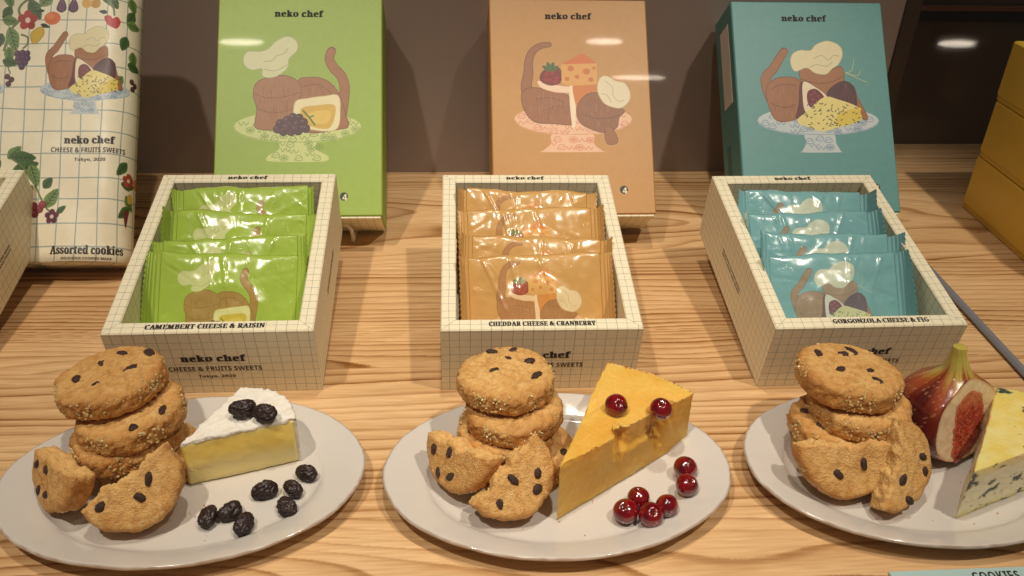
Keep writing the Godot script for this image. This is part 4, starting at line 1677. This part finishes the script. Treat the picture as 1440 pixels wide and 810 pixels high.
func add_bits(t: Node3D, bits: Array, y: float, sd: int, under := false) -> void:
	var rr := RandomNumberGenerator.new()
	rr.seed = sd
	for k in 4:
		if not meshes.has("bit%d" % k):
			meshes["bit%d" % k] = bit_mesh(k * 3 + 1)
	for q in bits:
		var o := part("raisin", meshes["bit%d" % (rr.randi() % 4)], M.raisin, t)
		var s: float = q[2]
		var b := Basis(Vector3.UP, q[3] if q.size() > 3 else rr.randf() * TAU) * Basis.from_scale(Vector3(s * rr.randf_range(1.0, 1.4), 0.0012, s * rr.randf_range(0.7, 0.95)))
		o.transform = Transform3D(b, Vector3(q[0], y, q[1]))


func build_cookies() -> void:
	var R := 0.0245
	var H := 0.0116
	for k in 4:
		bake = [0.0, 0.28, 0.12, 0.42][k]
		meshes["cookie%d" % k] = whole_cookie(k + 1, R, H)
	# [centre of the base, up direction, plate, place in its stack, size, raisins on top (x, z in radii)]
	var plates := ["left", "middle", "right"]
	var food := ["beside the camembert", "beside the cheddar", "beside the fig"]
	var stacks := [
		[
			[Vector3(-0.1990, 0.0046, 0.1330), Vector3(0.02, 1, 0.0), 1.0, []],
			[Vector3(-0.2075, 0.0165, 0.1330), Vector3(-0.04, 1, -0.05), 1.03, [[0.93, 0.1], [0.6, 0.7]]],
			[Vector3(-0.2035, 0.0280, 0.1300), Vector3(-0.14, 1, -0.04), 1.03, [[0.35, 0.78], [0.8, 0.35]]],
			[Vector3(-0.2145, 0.0392, 0.1185), Vector3(-0.12, 1, -0.08), 1.05, [[-0.52, 0.15], [-0.21, -0.33], [0.05, -0.62], [0.69, -0.62], [0.41, 0.0], [-0.07, 0.45]]],
		],
		[
			[Vector3(-0.0135, 0.0046, 0.1370), Vector3(0.0, 1, 0.0), 1.0, [[0.75, 0.3]]],
			[Vector3(-0.0235, 0.0162, 0.1345), Vector3(0.03, 1, -0.03), 1.0, [[-0.75, 0.35]]],
			[Vector3(-0.0195, 0.0280, 0.1330), Vector3(-0.07, 1, -0.04), 0.98, []],
			[Vector3(-0.0232, 0.0395, 0.1235), Vector3(-0.03, 1, -0.09), 0.99, [[-0.27, -0.75], [0.23, -0.83], [0.08, -0.42], [0.51, -0.30], [-0.26, 0.02], [0.61, 0.22]]],
		],
		[
			[Vector3(0.1490, 0.0046, 0.1400), Vector3(0.0, 1, 0.0), 1.0, []],
			[Vector3(0.1455, 0.0160, 0.1400), Vector3(0.13, 1, -0.03), 1.04, [[-0.75, -0.2], [-0.55, 0.25]]],
			[Vector3(0.1545, 0.0278, 0.1360), Vector3(0.0, 1, -0.05), 1.02, []],
			[Vector3(0.1500, 0.0392, 0.1270), Vector3(0.08, 1, -0.10), 1.08, [[-0.49, -0.45], [0.26, -0.6], [0.05, -0.45], [-0.27, 0.16], [0.29, 0.16], [0.28, 0.5]]],
		],
	]
	var place := ["lowest cookie of the stack", "second cookie from the bottom of the stack", "third cookie from the bottom of the stack", "top cookie of the stack"]
	for p in 3:
		for k in 4:
			var q: Array = stacks[p][k]
			var t := thing("cookie", "%s on the %s plate, %s" % [place[k], plates[p], food[p]], "cookie", Vector3.ZERO, "round sugar-rimmed cookies in stacks")
			var up: Vector3 = q[1].normalized()
			var xa := (Vector3.RIGHT - up * up.x).normalized()
			t.transform = Transform3D(Basis(xa, up, xa.cross(up)) * Basis.from_scale(Vector3.ONE * q[2]), q[0])
			var body := part("biscuit", meshes["cookie%d" % ((k + p) % 4)], M.cookie, t)
			body.rotation.y = (k * 1.7 + p * 2.3)
			sugar_on(t, p * 10 + k, R, H, 0, TAU, 420)
			var bits := []
			for b in q[3]:
				var bl := maxf(1.0, Vector2(b[0], b[1]).length() / 0.8)
				bits.append([b[0] * R / bl, b[1] * R / bl, 0.0021 + 0.0005 * fposmod(b[0] * 7.0, 1.0)])
			add_bits(t, bits, H + 0.0001, p * 10 + k)
	# broken halves: [centre of the round, face normal, direction of the broken edge, ...]
	var halves := [
		[Vector3(-0.2333, 0.0290, 0.1590), Vector3(-0.70, 0.42, 0.58), Vector3(0.22, 0.8, -0.45), 0.0212, "broken half cookie turned to the left at the left end of the left plate", [[-0.65, 0.15], [-0.15, 0.12], [-0.40, 0.66], [0.0, 0.62]]],
		[Vector3(-0.1957, 0.0298, 0.1708), Vector3(0.12, 0.62, 0.78), Vector3(-0.62, 0.62, -0.4), 0.0225, "broken half cookie lying face up at the front of the left plate", [[0.34, 0.22], [0.0, 0.42], [-0.66, 0.06]]],
		[Vector3(-0.0492, 0.0300, 0.1563), Vector3(-0.70, 0.42, 0.58), Vector3(0.22, 0.8, -0.45), 0.0208, "broken half cookie turned to the left at the left end of the middle plate", [[-0.65, 0.15], [-0.15, 0.12], [-0.40, 0.66], [0.0, 0.62]]],
		[Vector3(-0.0247, 0.0295, 0.1718), Vector3(0.12, 0.62, 0.78), Vector3(-0.68, 0.6, -0.35), 0.0220, "broken half cookie lying face up at the front of the middle plate", [[-0.05, 0.15], [0.42, 0.45], [0.18, 0.68], [-0.60, 0.30]]],
		[Vector3(0.1392, 0.0315, 0.1643), Vector3(0.0, 0.55, 0.83), Vector3(0.0, 0.83, -0.55), 0.0242, "broken half cookie with its jagged edge up at the front of the right plate", [[0.28, 0.28], [-0.26, 0.48]]],
		[Vector3(0.1600, 0.0297, 0.1735), Vector3(0.30, 0.55, 0.78), Vector3(-0.85, 0.35, 0.05), 0.0220, "broken half cookie leaning between the jagged half and the fig", [[-0.3, 0.2], [0.3, 0.62], [0.0, 0.75], [-0.7, 0.45]]],
	]
	for k in 6:
		var q: Array = halves[k]
		var t := thing("half_cookie", q[4], "cookie", Vector3.ZERO, "broken half cookies leaning on the stacks")
		var up: Vector3 = q[1].normalized()
		var br: Vector3 = (q[2] - up * up.dot(q[2])).normalized()     # towards the break
		var zz := -br
		var xx := up.cross(zz)
		var h := 0.0118
		t.transform = Transform3D(Basis(xx, up, zz), q[0] - up * h)
		var r: float = q[3]
		bake = [0.15, 0.0, 0.25, 0.1, 0.2, 0.05][k]
		part("biscuit", half_cookie(k + 20, r, h, 0.0025), M.cookie, t)
		sugar_on(t, 60 + k, r, h, 0.05, PI - 0.05, 190)
		var bits := []
		for b in q[5]:
			bits.append([b[0] * r, b[1] * r, 0.0021])
		add_bits(t, bits, h + 0.0, 70 + k)


# ---------------------------------------------------------------- cheeses
func build_camembert() -> void:
	var t := thing("camembert_wedge", "wedge of soft white-rinded camembert with a pale yellow cut face", "cheese", Vector3(-0.152, 0.0046, 0.130))
	var tip := Vector2(-0.0262, 0.0175)
	var right := Vector2(0.0245, 0.0030)
	var back := Vector2(-0.0065, -0.0225)
	var poly := PackedVector2Array([tip, right])
	for i in range(1, 8):
		var f := i / 8.0
		poly.append(right.lerp(back, f) + Vector2(0.0058, -0.0062) * sin(f * PI))
	poly.append(back)
	var outline := resample(poly, 0.0011)
	var h := 0.0262
	var front_n := Vector2(-(right - tip).y, (right - tip).x).normalized()
	if front_n.y < 0:
		front_n = -front_n
	var disp := func(p: Vector3, nn: Vector3) -> Vector3:
		var f := Vector2(nn.x, nn.z).dot(front_n)
		var d := 0.0
		if f > 0.7:
			# the paste slumps out at the foot and under the rind
			var v := p.y / h
			var u := (Vector2(p.x, p.z) - tip).dot((right - tip).normalized()) / tip.distance_to(right)
			d = 0.0016 * sin(v * PI) + 0.0009 * exp(-pow((v - 0.08) / 0.12, 2)) * (1.0 - 0.6 * u) + n_low.get_noise_3dv(p * 0.6) * 0.0008
		return p + nn * (d + n_mid.get_noise_3dv(p) * 0.00025) + Vector3(0, -0.0012 * smoothstep(0.012, -0.0262, p.x) if p.y > 0.01 else 0.0, 0)
	var colour := func(p: Vector3, _nn: Vector3) -> Color:
		var v := p.y / h
		var c := lin(252, 226, 146).lerp(lin(246, 210, 100), smoothstep(0.25, 0.75, v + 0.12 * n_low.get_noise_3dv(p * 0.7)))
		return c.lerp(lin(242, 226, 150), smoothstep(0.86, 1.0, v) * 0.6)
	part("paste", loft(outline, h, 0.0012, 22, [0.0, 0.5, 0.8, 0.95], disp, colour), M.paste, t)
	# rind: a wrinkled skin over the top and down the round back
	var grow := PackedVector2Array()
	for p in poly:
		grow.append(p * 1.008 + Vector2(0.0006, -0.0004))
	var ro := resample(grow, 0.0009)
	var rdisp := func(p: Vector3, nn: Vector3) -> Vector3:
		var wr := n_ridge.get_noise_3d(p.x * 0.9, p.y * 0.6, p.z * 0.9) * 0.0009 + n_mid.get_noise_3dv(p) * 0.0003
		var q := p + nn * wr
		q.y += h - 0.0009 - 0.0012 * smoothstep(0.012, -0.0262, p.x) + n_low.get_noise_2d(p.x, p.z) * 0.0009
		return q
	var rcol := func(p: Vector3, _nn: Vector3) -> Color:
		return lin(240, 234, 222).lerp(lin(216, 196, 162), clampf(0.2 - n_ridge.get_noise_3d(p.x * 0.9, p.y * 0.6, p.z * 0.9) * 0.8, 0, 0.7))
	part("top_rind", loft(ro, 0.0021, 0.0008, 2, [0.0, 0.08, 0.16, 0.24, 0.32, 0.4, 0.48, 0.56, 0.64, 0.72, 0.8, 0.87, 0.94], rdisp, rcol), M.rind, t)
	# back skin
	var v := PackedVector3Array()
	var col := PackedColorArray()
	var nu := 46
	var nv := 22
	for layer in 2:
		for j in nv:
			for i in nu:
				var f := float(i) / (nu - 1)
				var e := right.lerp(back, f) + Vector2(0.0058, -0.0062) * sin(f * PI)
				e *= 1.0 + (0.045 if layer == 0 else -0.02)
				var y := h * j / (nv - 1)
				var p := Vector3(e.x, y, e.y)
				p += Vector3(0.7, 0, -0.7) * (n_ridge.get_noise_3dv(p) * 0.0007 if layer == 0 else 0.0)
				v.append(p)
				col.append(rcol.call(p, Vector3.UP))
	var idx := grid_idx(nu, nv, false)
	var b2 := grid_idx(nu, nv, false, nu * nv)
	b2.reverse()
	idx.append_array(b2)
	for j in nv - 1:
		for i in [0, nu - 1]:
			var a: int = j * nu + i
			idx.append_array([a, a + nu, a + nu * nv, a + nu, a + nu + nu * nv, a + nu * nv])
	part("back_rind", surf(v, idx, PackedVector2Array(), col), M.rind, t)


func build_cheddar() -> void:
	var t := thing("cheddar_wedge", "tall wedge of orange-yellow cheddar with crumbly cracks down its side", "cheese", Vector3(0.033, 0.0046, 0.140))
	var tip := Vector2(-0.0352, 0.0382)
	var right := Vector2(0.0385, -0.0125)
	var back := Vector2(-0.0010, -0.0400)
	var outline := resample(PackedVector2Array([tip, right, right.lerp(back, 0.5) + Vector2(0.002, -0.003), back]), 0.00085)
	var h := 0.0345
	var along := (right - tip).normalized()
	var fn := Vector2(-along.y, along.x)
	if fn.y < 0:
		fn = -fn
	var len_ := tip.distance_to(right)
	var crack := func(u: float, v: float) -> float:
		# bites out of the upper edge and vertical tears below them
		var d := 0.0
		var wob := n_low.get_noise_2d(v * 0.012, 3.0) * 0.05
		d += 0.0062 * exp(-pow((u - 0.42 + wob) / 0.035, 2)) * smoothstep(0.45, 0.8, v) 
		d += 0.0030 * exp(-pow((u - 0.455 + wob * 1.5) / 0.012, 2)) * smoothstep(0.15, 0.55, v)
		d += 0.0068 * exp(-pow((u - 0.76 + wob) / 0.045, 2)) * smoothstep(0.05, 0.6, v) * (0.8 + 0.8 * n_mid.get_noise_2d(u * 0.1, v * 0.02))
		d += 0.0020 * smoothstep(0.44, 0.47, u + wob * 0.4) * smoothstep(0.74, 0.70, u) * smoothstep(0.5, 0.62, v + 0.12 * n_low.get_noise_2d(u * 0.05, 8.0))
		d += 0.0022 * exp(-pow((u - 0.68 + wob) / 0.01, 2)) * smoothstep(0.35, 0.7, v)
		d += 0.0018 * exp(-pow((u - 0.86 - wob) / 0.02, 2)) * smoothstep(0.3, 0.8, v)
		return d
	var disp := func(p: Vector3, nn: Vector3) -> Vector3:
		var q2 := Vector2(p.x, p.z) - tip
		var u := q2.dot(along) / len_
		var v := p.y / h
		var front := clampf(Vector2(nn.x, nn.z).dot(fn), 0, 1)
		var inward := q2.dot(fn)       # 0 on the front face, negative inside
		var d := crack.call(u, v) as float
		var out := p
		if front > 0.5:
			out -= Vector3(fn.x, 0, fn.y) * d * (0.6 + 0.4 * front)
		elif nn.y > 0.5 and inward > -0.007:
			out -= Vector3(fn.x * 0.7, 0.5, fn.y * 0.7) * d * smoothstep(-0.007, 0.0, inward)
		out += nn * (n_low.get_noise_3dv(p * 0.5) * 0.0008 + n_mid.get_noise_3dv(p) * (0.0003 + 0.0005 * smoothstep(0.3, 0.9, v) * front) + n_fine.get_noise_3dv(p) * 0.00016)
		if nn.y > 0.3:
			out.y -= 0.0016 * smoothstep(0.0, 1.0, u)
			out.y += n_low.get_noise_2d(p.x * 0.4, p.z * 0.4) * 0.0008
			# a shallow step where the top broke away
			out.y -= 0.0018 * smoothstep(0.002, -0.002, q2.dot(Vector2(0.55, 0.83)) + 0.021 + n_low.get_noise_2d(p.x, p.z) * 0.002) * smoothstep(0.6, 0.4, u)
		return out
	var colour := func(p: Vector3, nn: Vector3) -> Color:
		var c := lin(226, 168, 66).lerp(lin(234, 186, 88), clampf(0.5 + n_low.get_noise_3dv(p * 0.6) * 1.2, 0, 1))
		var q2 := Vector2(p.x, p.z) - tip
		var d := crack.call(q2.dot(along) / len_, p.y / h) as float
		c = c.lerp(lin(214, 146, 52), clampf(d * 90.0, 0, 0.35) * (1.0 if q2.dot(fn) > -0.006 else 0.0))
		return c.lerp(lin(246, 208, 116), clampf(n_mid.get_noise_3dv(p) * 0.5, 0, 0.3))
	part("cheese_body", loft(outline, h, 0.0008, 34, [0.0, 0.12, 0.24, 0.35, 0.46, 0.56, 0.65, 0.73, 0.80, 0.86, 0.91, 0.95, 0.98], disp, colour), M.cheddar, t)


func build_blue_cheese() -> void:
	var t := thing("blue_cheese_wedge", "pale wedge of blue-veined cheese at the right edge", "cheese", Vector3(0.232, 0.0046, 0.150))
	var tip := Vector2(-0.0432, 0.0355)
	var right := Vector2(0.042, 0.0045)
	var back := Vector2(0.0030, -0.026)
	var outline := resample(PackedVector2Array([tip, right, right.lerp(back, 0.5) + Vector2(0.005, -0.005), back]), 0.00075)
	var h := 0.0305
	var vein := FastNoiseLite.new()
	vein.seed = 6
	vein.frequency = 105.0
	vein.fractal_octaves = 3
	var vein_at := func(p: Vector3) -> float:
		# thin flattened pockets of mould, gathered in clusters
		var q := Vector3(p.x * 0.75 + n_low.get_noise_3dv(p) * 0.004, p.y * 1.5 - p.x * 0.5, p.z * 1.1)
		var a := vein.get_noise_3dv(q)
		var cl := n_low.get_noise_3d(p.x * 0.7 + 4.0, p.y * 0.7, p.z * 0.7)
		return smoothstep(0.30, 0.42, a + cl * 0.42)
	var disp := func(p: Vector3, nn: Vector3) -> Vector3:
		var d := n_low.get_noise_3dv(p * 0.6) * 0.0008 + n_mid.get_noise_3dv(p) * 0.0003 - 0.0006 * (vein_at.call(p) as float)
		return p + nn * d
	var colour := func(p: Vector3, nn: Vector3) -> Color:
		var c := lin(240, 228, 190)
		if nn.y > 0.4:
			c = lin(240, 214, 116).lerp(lin(244, 226, 150), clampf(0.5 + n_low.get_noise_3dv(p) * 1.5, 0, 1))
		else:
			c = c.lerp(lin(232, 206, 110), smoothstep(0.72, 1.0, p.y / h) * 0.7 + smoothstep(0.16, 0.0, p.y / h) * 0.8)
		c = c.lerp(lin(168, 170, 128), (vein_at.call(p) as float) * 0.5)
		return c.lerp(lin(62, 80, 74), pow(vein_at.call(p) as float, 1.6))
	var caps := []
	for i in 44:
		caps.append(i / 44.0)
	part("cheese_body", loft(outline, h, 0.0009, 34, caps, disp, colour), M.blue_cheese, t)


func build_fig() -> void:
	var t := thing("fig", "ripe red fig with a wedge cut away on its right side", "fig", Vector3(0.2065, 0.0044, 0.1345))
	t.rotation_degrees = Vector3(-6, 0, 2)
	var prof := [[0.0, 0.0], [0.006, 0.0002], [0.012, 0.0014], [0.0168, 0.0045], [0.0203, 0.0092], [0.0220, 0.0150], [0.0221, 0.0208], [0.0212, 0.0262], [0.0200, 0.0312], [0.0180, 0.0356], [0.0149, 0.0394], [0.0111, 0.0430], [0.0073, 0.0470], [0.0052, 0.0515], [0.0039, 0.0560], [0.0034, 0.0598], [0.0029, 0.0606], [0.0, 0.0608]]
	var cn := Vector3(0.42, 0.14, 0.90).normalized()
	var cd := 0.0145
	var nu := 150
	var pp := []
	for i in prof.size() - 1:
		for k in 6:
			var f := k / 6.0
			var p0: Array = prof[maxi(i - 1, 0)]
			var p3: Array = prof[mini(i + 2, prof.size() - 1)]
			pp.append(Vector2(prof[i][0], prof[i][1]).cubic_interpolate(Vector2(prof[i + 1][0], prof[i + 1][1]), Vector2(p0[0], p0[1]), Vector2(p3[0], p3[1]), f))
	pp.append(Vector2(0, 0.0608))
	var v := PackedVector3Array()
	var col := PackedColorArray()
	for q in pp:
		for i in nu:
			var a := TAU * i / nu
			var ribs: float = 1.0 + 0.014 * sin(a * 9.0 + 3.0 * n_low.get_noise_2d(q.y, a * 0.002)) * smoothstep(0.012, 0.035, q.y) + 0.02 * n_low.get_noise_3d(cos(a) * 0.01, q.y * 0.3, sin(a) * 0.01)
			var wide := 1.0 + 0.2 * smoothstep(0.052, 0.03, q.y)
			var p := Vector3(q.x * cos(a) * ribs * wide, q.y, q.x * sin(a) * ribs * wide)
			p.x -= 0.0012 * smoothstep(0.04, 0.06, q.y)
			v.append(p)
			# skin: wine red below, streaked, green-yellow neck
			var st: float = n_mid.get_noise_2d(a * 0.02, q.y * 0.06) * 0.5 + n_low.get_noise_2d(a * 0.012, q.y * 0.1)
			var c := lin(78, 20, 24).lerp(lin(124, 42, 32), clampf(0.45 + st * 1.2, 0, 1))
			c = c.lerp(lin(188, 92, 44), smoothstep(0.030, 0.049, q.y + st * 0.014) * 0.75)
			c = c.lerp(lin(196, 182, 84), smoothstep(0.042, 0.053, q.y + st * 0.010))
			if n_fine.get_noise_3dv(p * 0.7) > 0.42:
				c = c.lerp(lin(210, 150, 110), 0.5)
			col.append(c)
	var all := grid_idx(nu, pp.size(), true)
	# cut by the plane: keep the skin behind it, move straddling points onto it
	var cut := PackedByteArray()
	for i in v.size():
		var o := v[i].dot(cn) - cd - 0.0
		cut.append(1 if o > 0.0 else 0)
	var idx := PackedInt32Array()
	for i in range(0, all.size(), 3):
		if cut[all[i]] + cut[all[i + 1]] + cut[all[i + 2]] < 3:
			idx.append_array([all[i], all[i + 1], all[i + 2]])
	for i in v.size():
		if cut[i]:
			v[i] -= cn * (v[i].dot(cn) - cd)
	part("skin", surf(v, idx, PackedVector2Array(), col), M.fig, t)
	# the cut face: rays from its middle to the skin
	var ax := Vector3.UP.cross(cn).normalized()
	var ay := cn.cross(ax)
	var mid := cn * cd + ay * 0.0195
	var fv := PackedVector3Array()
	var fc := PackedColorArray()
	var pv := PackedVector3Array()
	var pc := PackedColorArray()
	var rays := 120
	var rad := PackedFloat32Array()
	for i in rays:
		var a := TAU * i / rays
		var d := ax * cos(a) + ay * sin(a)
		var s := 0.0
		while s < 0.05:
			var p := mid + d * s
			var rr := 0.0
			for k in pp.size() - 1:
				if p.y >= pp[k].y and p.y <= pp[k + 1].y:
					rr = lerpf(pp[k].x, pp[k + 1].x, (p.y - pp[k].y) / maxf(1e-6, pp[k + 1].y - pp[k].y)) * (1.0 + 0.2 * smoothstep(0.052, 0.03, p.y))
					break
			if Vector2(p.x, p.z).length() > rr:
				break
			s += 0.0002
		rad.append(s)
	for j in 15:
		for i in rays:
			var a := TAU * i / rays
			var d := ax * cos(a) + ay * sin(a)
			var f := j / 14.0
			var p := mid + d * rad[i] * f * 0.992 + cn * 0.00015
			p += cn * (n_mid.get_noise_3dv(p) * 0.00025)
			fv.append(p)
			fc.append(lin(238, 216, 178).lerp(lin(222, 176, 132), clampf(n_mid.get_noise_3dv(p) + 0.2, 0, 0.5)).lerp(lin(206, 150, 110), smoothstep(0.93, 1.0, f)))
	part("flesh", surf(fv, grid_idx(rays, 15, true), PackedVector2Array(), fc, true, false), M.fig, t)
	var pm := mid + ax * 0.0005 - ay * 0.0012
	for j in 24:
		for i in rays:
			var a := TAU * i / rays
			var d := ax * cos(a) + ay * sin(a)
			var f := j / 23.0
			var lim := 0.0118 * (1.0 + 0.55 * absf(sin(a)) + 0.16 * n_low.get_noise_2d(cos(a) * 0.02, sin(a) * 0.02 + 2.0) / 0.4)
			var p := pm + d * lim * f
			var seed_bump := maxf(0.0, n_fine.get_noise_3dv(p * 1.2)) * 0.0016
			p += cn * (0.0004 + 0.0010 * sqrt(1.0 - f * f * 0.98) - 0.0005 + seed_bump * (1.0 - f * 0.5))
			pv.append(p)
			fc = fc
			var c := lin(150, 30, 30).lerp(lin(196, 70, 50), clampf(0.4 + n_mid.get_noise_3dv(p) * 1.2, 0, 1))
			c = c.lerp(lin(226, 150, 96), clampf(n_fine.get_noise_3dv(p * 1.2) * 1.3, 0, 0.6))
			pc.append(c.lerp(lin(206, 120, 84), smoothstep(0.85, 1.0, f)))
	part("pulp", surf(pv, grid_idx(rays, 24, true), PackedVector2Array(), pc, true, false), M.fig, t)


# ---------------------------------------------------------------- raisins and cranberries
func raisin_mesh(sd: int) -> ArrayMesh:
	var nu := 54
	var nv := 34
	var v := PackedVector3Array()
	for j in nv:
		var b := -PI / 2 + PI * j / (nv - 1)
		for i in nu:
			var a := TAU * i / nu
			var d := Vector3(sin(b), cos(b) * cos(a), cos(b) * sin(a))
			# folds run along the fruit, waving
			var wv := n_low.get_noise_3d(d.x * 0.012 + sd, d.y * 0.01, d.z * 0.01) * 3.0
			var folds := absf(sin(a * 4.5 + wv * 2.0 + sd)) * 0.24 + absf(sin(a * 9.0 - wv * 3.0 + d.x * 2.0)) * 0.12
			folds += n_mid.get_noise_3d(d.x * 0.006, d.y * 0.008, d.z * 0.008 + sd) * 0.12
			var k := 0.93 + (folds - 0.16) * cos(b) + n_low.get_noise_3d(d.x * 0.008, d.y * 0.008 + sd, d.z * 0.008) * 0.16
			v.append(Vector3(d.x * 0.0066, d.y * 0.0039, d.z * 0.0045) * k)
	return surf(v, grid_idx(nu, nv, true))


func cranberry_mesh(sd: int) -> Array:
	var nu := 48
	var nv := 34
	var v := PackedVector3Array()
	var col := PackedColorArray()
	for j in nv:
		var b := -PI / 2 + PI * j / (nv - 1)
		for i in nu:
			var a := TAU * i / nu
			var d := Vector3(cos(b) * cos(a), sin(b), cos(b) * sin(a))
			var dim := exp(-pow((PI / 2 - b) / 0.22, 2))
			var lobes := 0.35 + 0.65 * absf(sin(a * 2.5))
			var k := 1.0 - 0.16 * dim + 0.055 * exp(-pow((PI / 2 - b - 0.34) / 0.10, 2)) * lobes + n_low.get_noise_3d(d.x * 0.008, d.y * 0.008 + sd, d.z * 0.008) * 0.05
			v.append(Vector3(d.x, d.y * 0.95, d.z) * 0.0058 * k)
			col.append(lin(128, 12, 20).lerp(lin(70, 6, 14), clampf(0.3 + n_low.get_noise_3d(d.x * 0.012 + sd, d.y * 0.012, d.z * 0.012), 0, 0.8)).lerp(lin(60, 30, 20), dim * 0.8))
	return [v, col]


func build_berries() -> void:
	var rm := []
	for k in 4:
		rm.append(raisin_mesh(k + 1))
	var raisins := [
		[Vector3(-0.1516, 0.0372, 0.1300), 12.0, 0, 1.08, "large raisin on top of the camembert, left of the pair"],
		[Vector3(-0.1402, 0.0372, 0.1345), -18.0, 1, 1.0, "raisin on top of the camembert, right of the pair"],
		[Vector3(-0.1633, 0.0, 0.1725), 78.0, 2, 1.0, "leftmost raisin lying on the left plate"],
		[Vector3(-0.1537, 0.0, 0.1694), 42.0, 3, 1.0, "raisin between two others at the front of the left plate"],
		[Vector3(-0.1457, 0.0, 0.1776), 70.0, 0, 1.0, "raisin nearest the front rim of the left plate"],
		[Vector3(-0.1400, 0.0, 0.1566), 14.0, 1, 1.06, "raisin lying just in front of the camembert's foot"],
		[Vector3(-0.1284, 0.0, 0.1677), -50.0, 2, 0.98, "raisin at the front of the right-hand raisin group"],
		[Vector3(-0.1269, 0.0, 0.1557), -48.0, 3, 0.95, "raisin in the middle of the right-hand raisin group"],
		[Vector3(-0.1218, 0.0, 0.1458), -24.0, 1, 0.93, "rightmost raisin on the left plate"],
	]
	for q in raisins:
		var o := part("raisin", rm[q[2]], M.dried, self)
		var p: Vector3 = q[0]
		if p.y == 0.0:
			p.y = plate_height(p, Vector3(-0.1787, 0, 0.1466)) + 0.0036
		o.transform = Transform3D(Basis(Vector3.UP, deg_to_rad(q[1])) * Basis(Vector3.RIGHT, q[1]) * Basis.from_scale(Vector3.ONE * q[3] * 0.93), p)
		tag(o, q[4], "raisin", "raisins on the left plate")
	var cm := []
	for k in 3:
		var a := cranberry_mesh(k)
		cm.append(surf(a[0], grid_idx(48, 34, true), PackedVector2Array(), a[1]))
	var berries := [
		[Vector3(0.0295, 0.0415, 0.1400), Vector3(0.1, 0.6, 0.5), "left cranberry on top of the cheddar"],
		[Vector3(0.0510, 0.0410, 0.1425), Vector3(0.0, 0.9, 0.3), "right cranberry on top of the cheddar"],
		[Vector3(0.0649, 0.0, 0.1523), Vector3(0.3, 1.0, 0.1), "rear cranberry of the pair at the right of the middle plate"],
		[Vector3(0.0627, 0.0, 0.1645), Vector3(0.2, 0.9, 0.4), "front cranberry of the pair at the right of the middle plate"],
		[Vector3(0.0378, 0.0, 0.1705), Vector3(-0.1, 1.0, -0.1), "rear cranberry of the group of four before the cheddar"],
		[Vector3(0.0300, 0.0, 0.1790), Vector3(-0.3, 0.8, 0.2), "leftmost cranberry of the group of four before the cheddar"],
		[Vector3(0.0500, 0.0, 0.1772), Vector3(0.4, -0.3, 0.6), "rightmost cranberry of the group of four before the cheddar"],
		[Vector3(0.0414, 0.0, 0.1822), Vector3(0.05, 0.8, 0.5), "cranberry nearest the viewer on the middle plate"],
	]
	for k in berries.size():
		var q: Array = berries[k]
		var o := part("cranberry", cm[k % 3], M.cranberry, self)
		var p: Vector3 = q[0]
		if p.y == 0.0:
			p.y = plate_height(p, Vector3(0.0012, 0, 0.1497)) + 0.0056
		var up: Vector3 = q[1].normalized()
		var xa := Vector3(0.3, 0.1, 1).cross(up).normalized()
		o.transform = Transform3D(Basis(xa, up, xa.cross(up)) * Basis.from_scale(Vector3(1.0, [0.97, 0.92, 1.0, 0.95][k % 4], 1.0) * [1.0, 0.96, 1.03, 0.98, 0.94, 1.04, 0.97, 1.02][k]), p)
		tag(o, q[2], "cranberry", "cranberries with the cheddar")


func plate_height(p: Vector3, c: Vector3) -> float:
	var f := sqrt(pow((p.x - c.x) / 0.0858, 2) + pow((p.z - c.z) / 0.0578, 2))
	if f < 0.72:
		return 0.0044
	return lerpf(0.0050, 0.0113, clampf((f - 0.735) / 0.23, 0, 1))
